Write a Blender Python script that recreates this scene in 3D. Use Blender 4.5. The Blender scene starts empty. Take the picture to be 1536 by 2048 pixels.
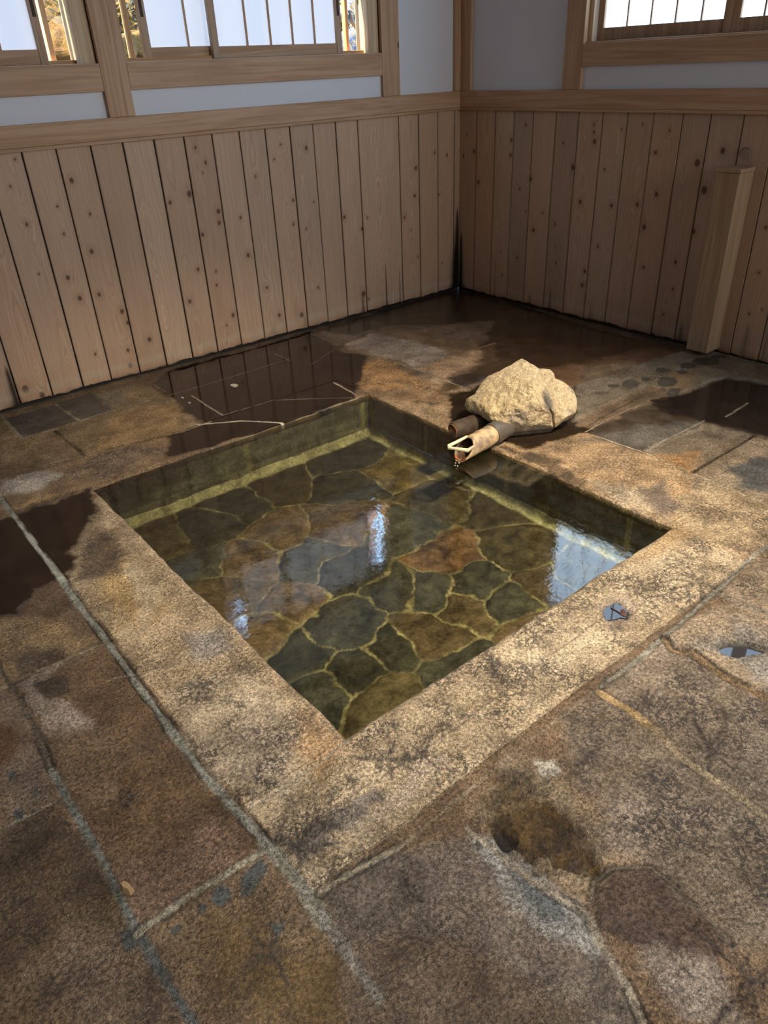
import bpy, bmesh, math, random
import numpy as np
from mathutils import Vector
random.seed(7)
sc = bpy.context.scene

# ------------------------------------------------------------------ camera, world, lights, exposure
CAM = np.array([-3.817671392299993, -3.9175195764387354, 1.4198918453107452])
ROT = (1.027656284367257, 0.04114570384238248, -0.6843922591520464)
FPX = 1482.5110552055478
cd = bpy.data.cameras.new('camera'); cam = bpy.data.objects.new('camera', cd)
sc.collection.objects.link(cam); cam.location = CAM; cam.rotation_euler = ROT
cd.sensor_fit = 'VERTICAL'; cd.sensor_height = 36; cd.lens = FPX / 2048 * 36; cd.clip_start = 0.05
sc.camera = cam
sc.view_settings.view_transform = 'Standard'; sc.view_settings.look = 'None'
sc.view_settings.gamma = 1; sc.view_settings.exposure = 0.0; sc.view_settings.use_curve_mapping = False

SKY = (0.42, 0.66, 1.0); SKY_STRENGTH = 11.0
PAPER_LEFT = ((0.60, 0.70, 0.90), 0.72)
PAPER_RIGHT = ((0.50, 0.74, 1.0), 5.2)
w = bpy.data.worlds.new('sky'); sc.world = w; w.use_nodes = True
w.node_tree.nodes['Background'].inputs[0].default_value = (*SKY, 1)
w.node_tree.nodes['Background'].inputs[1].default_value = SKY_STRENGTH


def lamp(name, kind, loc, target, energy, col, **kw):
    d = bpy.data.lights.new(name, kind); d.energy = energy; d.color = col
    for k, v in kw.items(): setattr(d, k, v)
    o = bpy.data.objects.new(name, d); sc.collection.objects.link(o); o.location = loc
    o.rotation_euler = (Vector(target) - Vector(loc)).to_track_quat('-Z', 'Y').to_euler()
    return o


# low sun outside, on the rocky bank beyond the left wall
lamp('sun', 'SUN', (0, 0, 6), (0.9, -0.13, 5.25), 27.0, (1.0, 0.68, 0.30), angle=0.01)
# added warm spot, no lamp known there, aimed at the pool
lamp('added_pool_spot', 'SPOT', (-1.5, -3.6, 2.66), (-2.0, -2.15, 0.0), 700, (1.0, 0.82, 0.58),
     spot_size=math.radians(66), spot_blend=1.0, shadow_soft_size=0.12)
# added fill from behind the camera; the rear wall has no window
lamp('added_rear_fill', 'AREA', (-1.0, -5.3, 1.75), (-3.0, 0, 1.1), 30, (0.97, 0.95, 0.95),
     shape='RECTANGLE', size=2.0, size_y=0.9, spread=math.radians(110))

# soft overhead fill, added to brighten the near floor
lamp('added_top_fill', 'AREA', (-3.3, -4.2, 2.70), (-3.0, -3.5, 0), 34, (1.0, 0.90, 0.76), shape='RECTANGLE', size=1.2, size_y=0.8, spread=math.radians(80))

# ------------------------------------------------------------------ pixel helpers (1536 x 2048 frame)
cx, sx, cy, sy, cz, sz = (math.cos(ROT[0]), math.sin(ROT[0]), math.cos(ROT[1]), math.sin(ROT[1]), math.cos(ROT[2]), math.sin(ROT[2]))
RM = np.array([[cz, -sz, 0], [sz, cz, 0], [0, 0, 1]]) @ np.array([[cy, 0, sy], [0, 1, 0], [-sy, 0, cy]]) @ np.array([[1, 0, 0], [0, cx, -sx], [0, sx, cx]])


def ray(px, py):
    return RM @ np.array([(px - 768) / FPX, -(py - 1024) / FPX, -1.0])


def at(px, py, ax, val):
    d = ray(px, py); return CAM + d * ((val - CAM[ax]) / d[ax])


def F(pts, z=0.0): return np.array([at(x, y, 2, z)[:2] for x, y in pts])
def L(px, py, v=0.0): q = at(px, py, 1, v); return q[0], q[2]
def R(px, py, v=0.0): q = at(px, py, 0, v); return q[1], q[2]


# ------------------------------------------------------------------ noise
def _tab(seed): return np.random.RandomState(seed).rand(256, 256).astype(np.float32)


def vn(x, y, seed=0):
    t = _tab(seed); xi = np.floor(x).astype(int); yi = np.floor(y).astype(int)
    fx = x - xi; fy = y - yi; fx = fx * fx * (3 - 2 * fx); fy = fy * fy * (3 - 2 * fy)
    a = t[xi & 255, yi & 255]; b = t[(xi + 1) & 255, yi & 255]; c = t[xi & 255, (yi + 1) & 255]; d = t[(xi + 1) & 255, (yi + 1) & 255]
    return (a * (1 - fx) + b * fx) * (1 - fy) + (c * (1 - fx) + d * fx) * fy


def fbm(x, y, s, seed=0, o=4, g=0.5):
    r = 0; a = 1; n = 0
    for i in range(o):
        r = r + a * (vn(x * s + 17.3 * i, y * s + 9.1 * i, seed + i) - 0.5) * 2; n += a; a *= g; s *= 2.03
    return r / n


def vn3(p, seed=0):
    t = np.random.RandomState(seed).rand(32, 32, 32).astype(np.float32)
    i = np.floor(p).astype(int); f = p - i; f = f * f * (3 - 2 * f); r = 0
    for a in (0, 1):
        for b in (0, 1):
            for c in (0, 1):
                wt = (f[:, 0] if a else 1 - f[:, 0]) * (f[:, 1] if b else 1 - f[:, 1]) * (f[:, 2] if c else 1 - f[:, 2])
                r = r + wt * t[(i[:, 0] + a) & 31, (i[:, 1] + b) & 31, (i[:, 2] + c) & 31]
    return r * 2 - 1


def fbm3(p, s, seed=0, o=4, g=0.5):
    r = 0; a = 1; n = 0
    for k in range(o):
        r = r + a * vn3(p * s + k * 5.7, seed + k); n += a; a *= g; s *= 2.03
    return r / n


def sstep(a, b, x):
    t = np.clip((x - a) / (b - a), 0, 1); return t * t * (3 - 2 * t)


def segdist(X, Y, pts, closed=False):
    """distance, arc parameter to a polyline"""
    best = np.full(X.shape, 1e9); n = len(pts)
    for i in range(n if closed else n - 1):
        a = pts[i]; b = pts[(i + 1) % n]; ab = b - a; l2 = ab @ ab + 1e-12
        t = np.clip(((X - a[0]) * ab[0] + (Y - a[1]) * ab[1]) / l2, 0, 1)
        best = np.minimum(best, np.hypot(X - a[0] - t * ab[0], Y - a[1] - t * ab[1]))
    return best


def polysd(X, Y, pts):
    """signed distance, positive inside"""
    d = segdist(X, Y, pts, True); ins = np.zeros(X.shape, bool); n = len(pts)
    for i in range(n):
        a = pts[i]; b = pts[(i + 1) % n]
        c = ((a[1] > Y) != (b[1] > Y)) & (X < (b[0] - a[0]) * (Y - a[1]) / (b[1] - a[1] + 1e-12) + a[0])
        ins ^= c
    return np.where(ins, d, -d)


# ------------------------------------------------------------------ node materials
class NT:
    def __init__(s, name, rough=0.6):
        s.m = bpy.data.materials.new(name); s.m.use_nodes = True; s.t = s.m.node_tree
        s.b = s.t.nodes['Principled BSDF']; s.out = s.t.nodes['Material Output']
        s.b.inputs['Roughness'].default_value = rough

    def n(s, typ, ins=None, **kw):
        nd = s.t.nodes.new(typ)
        for k, v in kw.items(): setattr(nd, k, v)
        for k, v in (ins or {}).items(): s.set(nd.inputs[k], v)
        return nd

    def set(s, sock, v):
        if isinstance(v, bpy.types.NodeSocket): s.t.links.new(v, sock)
        elif isinstance(v, (tuple, list)) and len(v) == 3 and sock.type == 'RGBA': sock.default_value = (*v, 1)
        else: sock.default_value = v

    def math(s, op, a, b=0.0, c=None, clamp=False):
        nd = s.n('ShaderNodeMath', operation=op, use_clamp=clamp); s.set(nd.inputs[0], a); s.set(nd.inputs[1], b)
        if c is not None: s.set(nd.inputs[2], c)
        return nd.outputs[0]

    def mix(s, f, a, b, mode='MIX'):
        nd = s.n('ShaderNodeMix', data_type='RGBA', blend_type=mode)
        s.set(nd.inputs[0], f); s.set(nd.inputs[6], a); s.set(nd.inputs[7], b); return nd.outputs[2]

    def mapr(s, v, a, b, c, d):
        nd = s.n('ShaderNodeMapRange', {0: v, 1: a, 2: b, 3: c, 4: d}, interpolation_type='SMOOTHSTEP'); return nd.outputs[0]

    def noise(s, vec, scale, detail=4, rough=0.5, dist=0.0):
        nd = s.n('ShaderNodeTexNoise', {'Scale': scale, 'Detail': detail, 'Roughness': rough, 'Distortion': dist})
        if vec is not None: s.set(nd.inputs['Vector'], vec)
        return nd.outputs[0]

    def attr(s, name): return s.n('ShaderNodeAttribute', attribute_name=name)
    def pos(s): return s.n('ShaderNodeTexCoord').outputs['Object']

    def scl(s, vec, v):
        return s.n('ShaderNodeMapping', {'Vector': vec, 'Scale': v}).outputs[0]

    def bump(s, h, strength, dist, nrm=None):
        nd = s.n('ShaderNodeBump', {'Height': h, 'Strength': strength, 'Distance': dist})
        if nrm is not None: s.set(nd.inputs['Normal'], nrm)
        s.set(s.b.inputs['Normal'], nd.outputs[0]); return nd.outputs[0]

    def col(s, v): s.set(s.b.inputs['Base Color'], v)
    def rough(s, v): s.set(s.b.inputs['Roughness'], v)


def mat_plain(name, c, rough=0.6, nscale=30, amt=0.15, bump=0.2, spec=0.5):
    t = NT(name, rough); p = t.pos(); v = t.noise(p, nscale, 6, 0.6)
    t.col(t.mix(v, tuple(x * (1 - amt) for x in c), tuple(min(1, x * (1 + amt)) for x in c)))
    t.b.inputs['Specular IOR Level'].default_value = spec
    if bump: t.bump(v, bump, 0.003)
    return t.m


def mat_stone():
    t = NT('weathered_flagstone'); p = t.pos(); A = t.attr('Col').outputs['Color']
    wet = t.attr('wet').outputs['Fac']; sp = t.attr('spot').outputs['Fac']
    warp = t.n('ShaderNodeTexNoise', {'Vector': p, 'Scale': 9.0, 'Detail': 5.0, 'Roughness': 0.6})
    pw = t.n('ShaderNodeVectorMath', {0: p}, operation='ADD')
    wv = t.n('ShaderNodeVectorMath', {0: warp.outputs['Color']}, operation='SCALE'); wv.inputs['Scale'].default_value = 0.05
    t.t.links.new(wv.outputs[0], pw.inputs[1]); pw = pw.outputs[0]
    n1 = t.noise(pw, 11, 9, 0.68); n2 = t.noise(p, 120, 8, 0.75); n3 = t.noise(p, 420, 3, 0.7)
    v = t.n('ShaderNodeTexVoronoi', {'Vector': pw, 'Scale': 62.0}, feature='DISTANCE_TO_EDGE').outputs['Distance']
    crack = t.mapr(v, 0.0, 0.16, 1.0, 0.0)
    v2 = t.n('ShaderNodeTexVoronoi', {'Vector': pw, 'Scale': 150.0}, feature='DISTANCE_TO_EDGE').outputs['Distance']
    crack2 = t.mapr(v2, 0.0, 0.2, 1.0, 0.0)
    sel = t.mapr(t.noise(p, 7, 4, 0.6), 0.42, 0.62, 0.0, 1.0)
    # dark dendritic growths
    vein = t.math('ABSOLUTE', t.math('SUBTRACT', t.noise(p, 42, 4, 0.62, 0.4), 0.5))
    body = t.noise(p, 24, 8, 0.7)
    d1 = t.math('MULTIPLY', t.mapr(vein, 0.012, 0.075, 1.0, 0.0), t.mapr(body, 0.34, 0.50, 0.0, 1.0))
    d1 = t.math('MAXIMUM', d1, t.mapr(t.noise(p, 75, 5, 0.7), 0.585, 0.63, 0.0, 1.0))
    clus = t.mapr(t.noise(p, 6.5, 3, 0.5), 0.42, 0.58, 0.0, 1.0)
    dend = t.math('MULTIPLY', t.math('MULTIPLY', d1, clus), sp)
    c = t.mix(1.0, A, t.n('ShaderNodeCombineColor', {0: t.mapr(n1, 0.22, 0.78, 0.55, 1.42), 1: t.mapr(n1, 0.22, 0.78, 0.53, 1.45), 2: t.mapr(n1, 0.22, 0.78, 0.50, 1.5)}).outputs[0], 'MULTIPLY')
    g = t.math('MULTIPLY', t.mapr(n2, 0.32, 0.68, 0.30, 1.72), t.mapr(n3, 0.3, 0.7, 0.60, 1.42))
    c = t.mix(t.math('SUBTRACT', 1.0, t.math('MULTIPLY', wet, 0.7)), c, t.mix(1.0, c, t.n('ShaderNodeCombineColor', {0: g, 1: g, 2: g}).outputs[0], 'MULTIPLY'))
    dark = t.mix(1.0, c, (0.26, 0.235, 0.22), 'MULTIPLY')
    c = t.mix(t.math('MULTIPLY', t.math('MULTIPLY', t.math('MAXIMUM', t.math('MULTIPLY', crack, 0.5), t.math('MULTIPLY', crack2, 0.55)), t.math('MULTIPLY_ADD', sel, 0.75, 0.25)), t.math('SUBTRACT', 1.0, wet)), c, dark)
    c = t.mix(t.math('MULTIPLY', dend, t.math('SUBTRACT', 1.0, wet)), c, (0.045, 0.038, 0.036))
    t.col(c)
    damp = t.mapr(t.noise(p, 4.3, 5, 0.6), 0.4, 0.6, 0.27, 0.52)
    t.rough(t.math('MULTIPLY_ADD', wet, t.math('MULTIPLY', t.math('SUBTRACT', damp, 0.035), -1.0), damp))
    h = t.math('ADD', t.math('MULTIPLY', n1, 0.9), t.math('MULTIPLY', n2, 0.45))
    h = t.math('ADD', h, t.math('MULTIPLY', n3, 0.16))
    h = t.math('SUBTRACT', h, t.math('MULTIPLY', t.math('ADD', crack, crack2), 0.10))
    t.b.inputs['Specular IOR Level'].default_value = 0.4
    t.bump(h, t.math('MULTIPLY_ADD', wet, -0.985, 1.0), 0.013)
    return t.m


def mat_board():
    t = NT('cedar_board', 0.62); A = t.attr('Col').outputs['Color']; ph = t.attr('phase').outputs['Fac']
    p = t.pos()
    g = t.n('ShaderNodeTexNoise', {'W': ph, 'Scale': 1.0, 'Detail': 2.5, 'Roughness': 0.6}, noise_dimensions='1D').outputs[0]
    f = t.noise(t.scl(p, (260, 260, 6)), 1.0, 3, 0.6)
    gg = t.math('MULTIPLY', t.mapr(g, 0.3, 0.7, 0.86, 1.05), t.mapr(f, 0.3, 0.7, 0.94, 1.05))
    c = t.mix(1.0, A, t.n('ShaderNodeCombineColor', {0: gg, 1: t.math('POWER', gg, 1.25), 2: t.math('POWER', gg, 1.5)}).outputs[0], 'MULTIPLY')
    t.col(c); t.bump(t.math('ADD', t.math('MULTIPLY', g, 0.6), f), 0.18, 0.002)
    t.b.inputs['Specular IOR Level'].default_value = 0.25
    return t.m


def mat_wood(name, axis, c=(0.50, 0.32, 0.19), seed=0.0):
    t = NT(name, 0.55); p = t.pos(); s = [38.0, 38.0, 38.0]; s[axis] = 1.6
    mp = t.n('ShaderNodeMapping', {'Vector': p, 'Scale': tuple(s), 'Location': (seed, seed * 2, seed * 3)}).outputs[0]
    g = t.noise(mp, 1.0, 5, 0.55, 0.9)
    s2 = [160.0, 160.0, 160.0]; s2[axis] = 5.0
    f = t.noise(t.scl(p, tuple(s2)), 1.0, 2, 0.5)
    broad = t.noise(p, 2.6, 2, 0.5)
    c1 = t.mix(t.mapr(g, 0.36, 0.66, 0, 1), tuple(x * k for x, k in zip(c, (1.12, 1.15, 1.2))), tuple(x * k for x, k in zip(c, (0.80, 0.72, 0.62))))
    c1 = t.mix(t.mapr(broad, 0.35, 0.65, 0.0, 0.35), c1, tuple(x * k for x, k in zip(c, (0.85, 0.8, 0.78))))
    c1 = t.mix(t.math('MULTIPLY', f, 0.25), c1, tuple(x * 0.6 for x in c))
    ks = [5.0, 5.0, 5.0]; ks[axis] = 2.4
    k = t.n('ShaderNodeTexVoronoi', {'Vector': t.scl(p, tuple(ks)), 'Scale': 1.0}).outputs['Distance']
    c1 = t.mix(t.mapr(k, 0.028, 0.06, 0.85, 0.0), c1, (0.06, 0.028, 0.014))
    t.col(c1); t.bump(g, 0.12, 0.002); t.b.inputs['Specular IOR Level'].default_value = 0.3
    return t.m


M_STONE = mat_stone(); M_BOARD = mat_board()
WX, WY, WZ = (mat_wood('cedar_grain_x', 0), mat_wood('cedar_grain_y', 1, seed=3.0), mat_wood('cedar_grain_z', 2, seed=7.0))
WPALE = mat_wood('pale_fresh_cedar', 2, (0.62, 0.47, 0.30), 5.0)
WPOST = mat_wood('bleached_cedar', 2, (0.38, 0.27, 0.165), 9.0)
WSILLZ = mat_wood('sunlit_bar_cedar', 2, (0.60, 0.36, 0.17), 2.5)  # orange sunlight on the bars is painted into this wood colour
WSILL = mat_wood('sunlit_sill_cedar', 0, (0.60, 0.34, 0.15), 2.0)  # sill wood coloured orange to carry the sunlight on it
M_PLASTER = mat_plain('white_plaster', (0.66, 0.68, 0.72), 0.85, 60, 0.03, 0.08)
M_BLACK = mat_plain('rotten_black_gap', (0.012, 0.009, 0.007), 0.5, 40, 0.3, 0.3)
M_SLOT = mat_plain('dark_finger_recess', (0.05, 0.028, 0.015), 0.7, 40, 0.3, 0)
M_CEIL = mat_wood('ceiling_board', 0, (0.20, 0.12, 0.07), 4.0)


def mat_paper(name, col, strength):
    t = NT(name, 0.9); p = t.pos()
    s = t.noise(t.scl(p, (9, 9, 0.5)), 1.0, 3, 0.5)
    t.col((0.8, 0.8, 0.8))
    t.set(t.b.inputs['Emission Color'], t.mix(t.mapr(s, 0.35, 0.65, 0, 1), tuple(x * k for x, k in zip(col, (0.86, 0.92, 0.98))), col))
    t.b.inputs['Emission Strength'].default_value = strength
    return t.m


M_PAPL = mat_paper('backlit_paper_left', *PAPER_LEFT); M_PAPR = mat_paper('backlit_paper_right', *PAPER_RIGHT)


# ------------------------------------------------------------------ object helpers
def link(name, mesh, m, parent=None):
    o = bpy.data.objects.new(name, mesh); sc.collection.objects.link(o)
    if m is not None: mesh.materials.append(m)
    if parent is not None: o.parent = parent
    return o


def tag(o, label=None, cat=None, group=None, kind=None):
    if label: o['label'] = label
    if cat: o['category'] = cat
    if group: o['group'] = group
    if kind: o['kind'] = kind
    return o


def empty(name, loc=(0, 0, 0), **k):
    o = bpy.data.objects.new(name, None); sc.collection.objects.link(o); o.location = loc; o.empty_display_size = 0.1
    return tag(o, **k)


def raw(name, verts, faces, m, parent=None, smooth=False):
    me = bpy.data.meshes.new(name); me.from_pydata([tuple(map(float, v)) for v in verts], [], [tuple(int(i) for i in f) for f in faces]); me.update()
    if smooth: me.polygons.foreach_set('use_smooth', [True] * len(me.polygons))
    return link(name, me, m, parent)


def boxes(name, bl, m, parent=None, bevel=0.0015):
    """bl: list of (x0,x1,y0,y1,z0,z1)"""
    bm = bmesh.new()
    for x0, x1, y0, y1, z0, z1 in bl:
        vs = [bm.verts.new(v) for v in ((x0, y0, z0), (x1, y0, z0), (x1, y1, z0), (x0, y1, z0), (x0, y0, z1), (x1, y0, z1), (x1, y1, z1), (x0, y1, z1))]
        fs = [bm.faces.new([vs[i] for i in f]) for f in ((3, 2, 1, 0), (4, 5, 6, 7), (0, 1, 5, 4), (1, 2, 6, 5), (2, 3, 7, 6), (3, 0, 4, 7))]
    if bevel: bmesh.ops.bevel(bm, geom=bm.edges[:], offset=bevel, segments=1, affect='EDGES')
    me = bpy.data.meshes.new(name); bm.to_mesh(me); bm.free()
    return link(name, me, m, parent)


def gridmesh(name, V, Q, m, attrs, parent=None, smooth=True):
    me = bpy.data.meshes.new(name); nv = len(V); nf = len(Q)
    me.vertices.add(nv); me.vertices.foreach_set('co', np.ascontiguousarray(V, np.float32).ravel())
    me.loops.add(nf * 4); me.loops.foreach_set('vertex_index', np.ascontiguousarray(Q, np.int32).ravel())
    me.polygons.add(nf); me.polygons.foreach_set('loop_start', np.arange(0, nf * 4, 4, dtype=np.int32))
    me.polygons.foreach_set('loop_total', np.full(nf, 4, np.int32)); me.update(calc_edges=True)
    if smooth: me.polygons.foreach_set('use_smooth', np.ones(nf, bool))
    for k, a in attrs.items():
        if a.ndim == 2:
            at_ = me.attributes.new(k, 'FLOAT_COLOR', 'POINT'); at_.data.foreach_set('color', np.c_[a, np.ones(nv)].astype(np.float32).ravel())
        else:
            at_ = me.attributes.new(k, 'FLOAT', 'POINT'); at_.data.foreach_set('value', a.astype(np.float32))
    return link(name, me, m, parent)


def tube(name, pts, rad, m, parent=None, seg=12, closed_ends=True):
    pts = [Vector(p) for p in pts]; n = len(pts); rad = rad if isinstance(rad, (list, tuple)) else [rad] * n
    vs = []; fs = []; up = Vector((0, 0, 1))
    for i, p in enumerate(pts):
        d = (pts[min(i + 1, n - 1)] - pts[max(i - 1, 0)]).normalized()
        a = d.cross(up); a = a.normalized() if a.length > 1e-3 else Vector((1, 0, 0)); b = a.cross(d)
        for k in range(seg):
            t = 2 * math.pi * k / seg; vs.append(p + (a * math.cos(t) + b * math.sin(t)) * rad[i])
    for i in range(n - 1):
        for k in range(seg):
            fs.append((i * seg + k, i * seg + (k + 1) % seg, (i + 1) * seg + (k + 1) % seg, (i + 1) * seg + k))
    if closed_ends: fs.append(tuple(range(seg))); fs.append(tuple((n - 1) * seg + k for k in reversed(range(seg))))
    return raw(name, vs, fs, m, parent, True)


# ------------------------------------------------------------------ FLOOR height field
PX0, PX1, PY0, PY1 = -3.126, -1.703, -2.828, -1.105        # pool opening
STEP = 0.005
CB = (-3.418, -1.295, -3.103, -0.80)                        # outer lines of the coping
xs = np.arange(-4.5, 0.03, STEP); ys = np.arange(-4.3, 0.03, STEP)


def snap(a, v): a[np.argmin(np.abs(a - v))] = v


for v in (PX0, PX1, CB[0], CB[1]): snap(xs, v)
for v in (PY0, PY1, CB[2]): snap(ys, v)
nx, ny = len(xs), len(ys)
X, Y = np.meshgrid(xs, ys, indexing='ij')
X0g, Y0g = X.copy(), Y.copy()
wx = fbm(X, Y, 6, 50, 4) * 0.012; wy = fbm(X, Y, 6, 60, 4) * 0.012      # organic wobble for outlines
Xw, Yw = X + wx, Y + wy
C = np.zeros((nx, ny, 3)); C[:] = (0.215, 0.145, 0.088)
big = fbm(X, Y, 1.7, 70, 5)[..., None]; med = fbm(X, Y, 5.5, 80, 5)[..., None]
C = C * (1 + 0.35 * big + 0.3 * med)
Z = fbm(X, Y, 2.5, 90, 4) * 0.005 + fbm(X, Y, 22, 95, 4) * 0.0016
WET = np.zeros((nx, ny)); SPOT = np.full((nx, ny), 0.25)


def region(pts, pad):
    lo = pts.min(0) - pad; hi = pts.max(0) + pad
    i0, i1 = np.searchsorted(xs, (lo[0], hi[0])); j0, j1 = np.searchsorted(ys, (lo[1], hi[1]))
    return slice(max(i0, 0), min(i1 + 1, nx)), slice(max(j0, 0), min(j1 + 1, ny))


def patch(pts, col=None, a=1.0, soft=0.02, rag=0.02, rs=14, wet=None, h=None, spot=None, seed=0, world=False):
    global C, Z, WET, SPOT
    P = np.array(pts, float) if world else F(pts)
    s = region(P, soft + rag * 2 + 0.02)
    x, y = Xw[s], Yw[s]
    if x.size == 0: return
    d = polysd(x, y, P) + fbm(x, y, rs, 100 + seed, 5, 0.6) * rag
    m = sstep(-soft, soft, d) * a
    if col is not None: C[s] = C[s] * (1 - m[..., None]) + np.array(col) * (1 + 0.25 * fbm(x, y, 8, 33 + seed, 5)[..., None]) * m[..., None]
    if wet is not None: WET[s] = WET[s] * (1 - m) + wet * m
    if h is not None: Z[s] += h * m
    if spot is not None: SPOT[s] = SPOT[s] * (1 - m) + spot * m


def joint(pts, wid=0.008, depth=0.004, col=(0.33, 0.30, 0.23), a=1.0, world=False, raise_=0.0, dark=0.0):
    """mortar line; raise_ lifts the mortar above the slab, dark adds a thin black crack on one side"""
    global C, Z, WET, SPOT
    P = np.array(pts, float) if world else F(pts)
    s = region(P, wid * 3 + 0.02); x, y = X[s] + wx[s] * 0.5, Y[s] + wy[s] * 0.5
    w_ = wid * (1 + 0.45 * fbm(x, y, 12, 210, 4))
    d = segdist(x, y, P)
    m = (1 - sstep(w_ * 0.55, w_ * 1.0, d)) * a
    C[s] = C[s] * (1 - m[..., None]) + np.array(col) * (1 + 0.35 * fbm(x, y, 40, 215, 4)[..., None]) * m[..., None]
    SPOT[s] *= 1 - 0.7 * m
    g = 1 - sstep(w_ * 0.8, w_ * 1.3, d)
    Z[s] += -depth * 0.6 * g + raise_ * 0.4 * m
    if dark:
        e = np.exp(-((d - w_ * 1.08) / 0.0035) ** 2) * dark * sstep(-0.3, 0.3, fbm(x, y, 9, 222, 4))
        C[s] *= (1 - 0.85 * e[..., None]); Z[s] -= 0.004 * e


# ---- slab tints (pixel outlines laid on the floor plane)
TAN = (0.52, 0.40, 0.255); PALE = (0.50, 0.41, 0.285); ORG = (0.47, 0.27, 0.12); BRN = (0.235, 0.155, 0.088)
GRY = (0.20, 0.19, 0.165); DRK = (0.055, 0.042, 0.030); RED = (0.13, 0.085, 0.06)
# coping strips
patch([(CB[0], PY1), (PX0, PY1), (PX0, PY0), (PX0, CB[2]), (CB[0], CB[2])], TAN, soft=0.004, rag=0.002, spot=0.55, world=True)
patch([(CB[0], CB[2]), (CB[0], PY0), (PX1, PY0), (PX1, CB[2])], (0.49, 0.39, 0.26), soft=0.004, rag=0.002, spot=0.85, world=True)
patch([(PX1, CB[2] - .6), (PX1, PY1), (CB[1], PY1), (CB[1], CB[2] - .6)], (0.50, 0.35, 0.20), soft=0.004, rag=0.002, spot=0.5, world=True)
patch([(CB[0] - .9, PY1), (CB[0] - .9, CB[3]), (PX1, CB[3]), (PX1, PY1)], (0.30, 0.20, 0.115), soft=0.01, rag=0.01, spot=0.3, world=True)
# back left rows
patch([(0, 930), (0, 830), (250, 760), (360, 790), (400, 850), (160, 912)], (0.33, 0.235, 0.13), soft=0.03, rag=0.04, seed=1)
patch([(45, 875), (10, 838), (110, 808), (160, 840)], (0.115, 0.10, 0.088), soft=0.006, rag=0.004, seed=2, h=-0.001, wet=0.35)
patch([(160, 840), (112, 806), (185, 785), (232, 822)], (0.125, 0.108, 0.09), soft=0.006, rag=0.004, seed=3, wet=0.35)
patch([(200, 790), (260, 770), (235, 810), (215, 808)], (0.34, 0.29, 0.22), soft=0.03, rag=0.03, seed=4)
patch([(180, 912), (235, 830), (345, 800), (365, 845), (300, 890)], (0.46, 0.30, 0.145), soft=0.03, rag=0.06, seed=5)
patch([(0, 990), (0, 960), (95, 940), (130, 950), (60, 985)], (0.55, 0.50, 0.43), soft=0.02, rag=0.03, seed=6, a=0.9)
patch([(130, 950), (220, 900), (330, 890), (300, 925), (190, 960)], (0.30, 0.215, 0.14), soft=0.03, rag=0.05, seed=7, spot=1.0)
patch([(30, 1018), (180, 970), (300, 925), (190, 965), (60, 1000)], (0.50, 0.34, 0.17), soft=0.02, rag=0.03, seed=8)
# back corner
patch([(690, 755), (760, 710), (870, 775), (740, 790)], (0.52, 0.30, 0.13), soft=0.03, rag=0.06, seed=9, spot=.8)
patch([(750, 780), (880, 775), (930, 800), (880, 815), (790, 800)], (0.42, 0.27, 0.14), soft=0.03, rag=0.07, rs=24, seed=10, spot=1.0)
patch([(630, 665), (720, 640), (800, 650), (700, 690)], (0.20, 0.155, 0.115), soft=0.03, rag=0.05, seed=11, wet=0.6)
patch([(690, 690), (740, 668), (840, 680), (910, 712), (840, 738), (780, 718)], (0.42, 0.34, 0.27), soft=0.02, rag=0.06, seed=12)
patch([(840, 738), (900, 714), (990, 690), (990, 720), (890, 757)], (0.50, 0.33, 0.20), soft=0.02, rag=0.05, seed=13)
patch([(830, 668), (960, 690), (920, 712), (850, 690)], (0.24, 0.15, 0.08), soft=0.03, rag=0.05, seed=14)
patch([(895, 757), (950, 744), (985, 752), (930, 775)], (0.10, 0.10, 0.10), soft=0.006, rag=0.012, seed=15, spot=0)
patch([(965, 632), (1040, 616), (1090, 625), (1040, 640)], (0.17, 0.14, 0.085), soft=0.01, rag=0.01, seed=16, wet=0.7)
# reddish shelf between wall and rock
patch([(1000, 660), (1180, 660), (1370, 695), (1330, 745), (1180, 790), (1100, 760)], (0.15, 0.085, 0.045), soft=0.06, rag=0.08, seed=17, wet=0.72)
patch([(1170, 735), (1260, 720), (1300, 735), (1230, 765), (1150, 780)], (0.23, 0.16, 0.10), soft=0.04, rag=0.05, seed=18, wet=0.45)
# right floor
patch([(1120, 870), (1185, 868), (1385, 945), (1345, 1045), (1170, 960), (1060, 905)], (0.45, 0.31, 0.175), soft=0.02, rag=0.03, seed=19, spot=0.6)
patch([(1180, 960), (1300, 985), (1345, 1045), (1240, 1010)], (0.56, 0.47, 0.34), soft=0.04, rag=0.05, seed=20, a=.8)
patch([(1000, 895), (1090, 905), (1140, 930), (1060, 925)], (0.20, 0.13, 0.07), soft=0.02, rag=0.04, seed=21, spot=1.0)
patch([(1170, 865), (1300, 800), (1430, 835), (1290, 905)], DRK, soft=0.02, rag=0.04, seed=22, wet=0.85)
patch([(1170, 880), (1290, 855), (1400, 845), (1300, 895)], (0.13, 0.115, 0.095), soft=0.04, rag=0.06, seed=23, wet=0.5)
patch([(1290, 905), (1400, 850), (1510, 868), (1384, 945)], (0.24, 0.19, 0.13), soft=0.02, rag=0.07, seed=24)
patch([(1310, 910), (1400, 905), (1384, 945)], (0.43, 0.25, 0.11), soft=0.03, rag=0.04, seed=25)
patch([(1384, 945), (1511, 870), (1700, 930), (1700, 1100), (1500, 1050)], (0.33, 0.255, 0.17), soft=0.02, rag=0.05, seed=26)
patch([(1440, 935), (1536, 915), (1600, 990), (1480, 975)], (0.11, 0.11, 0.105), soft=0.03, rag=0.08, seed=27)
patch([(1345, 1045), (1390, 950), (1536, 1010), (1600, 1120), (1500, 1112)], (0.42, 0.32, 0.20), soft=0.02, rag=0.05, seed=28, spot=.7)
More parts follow.
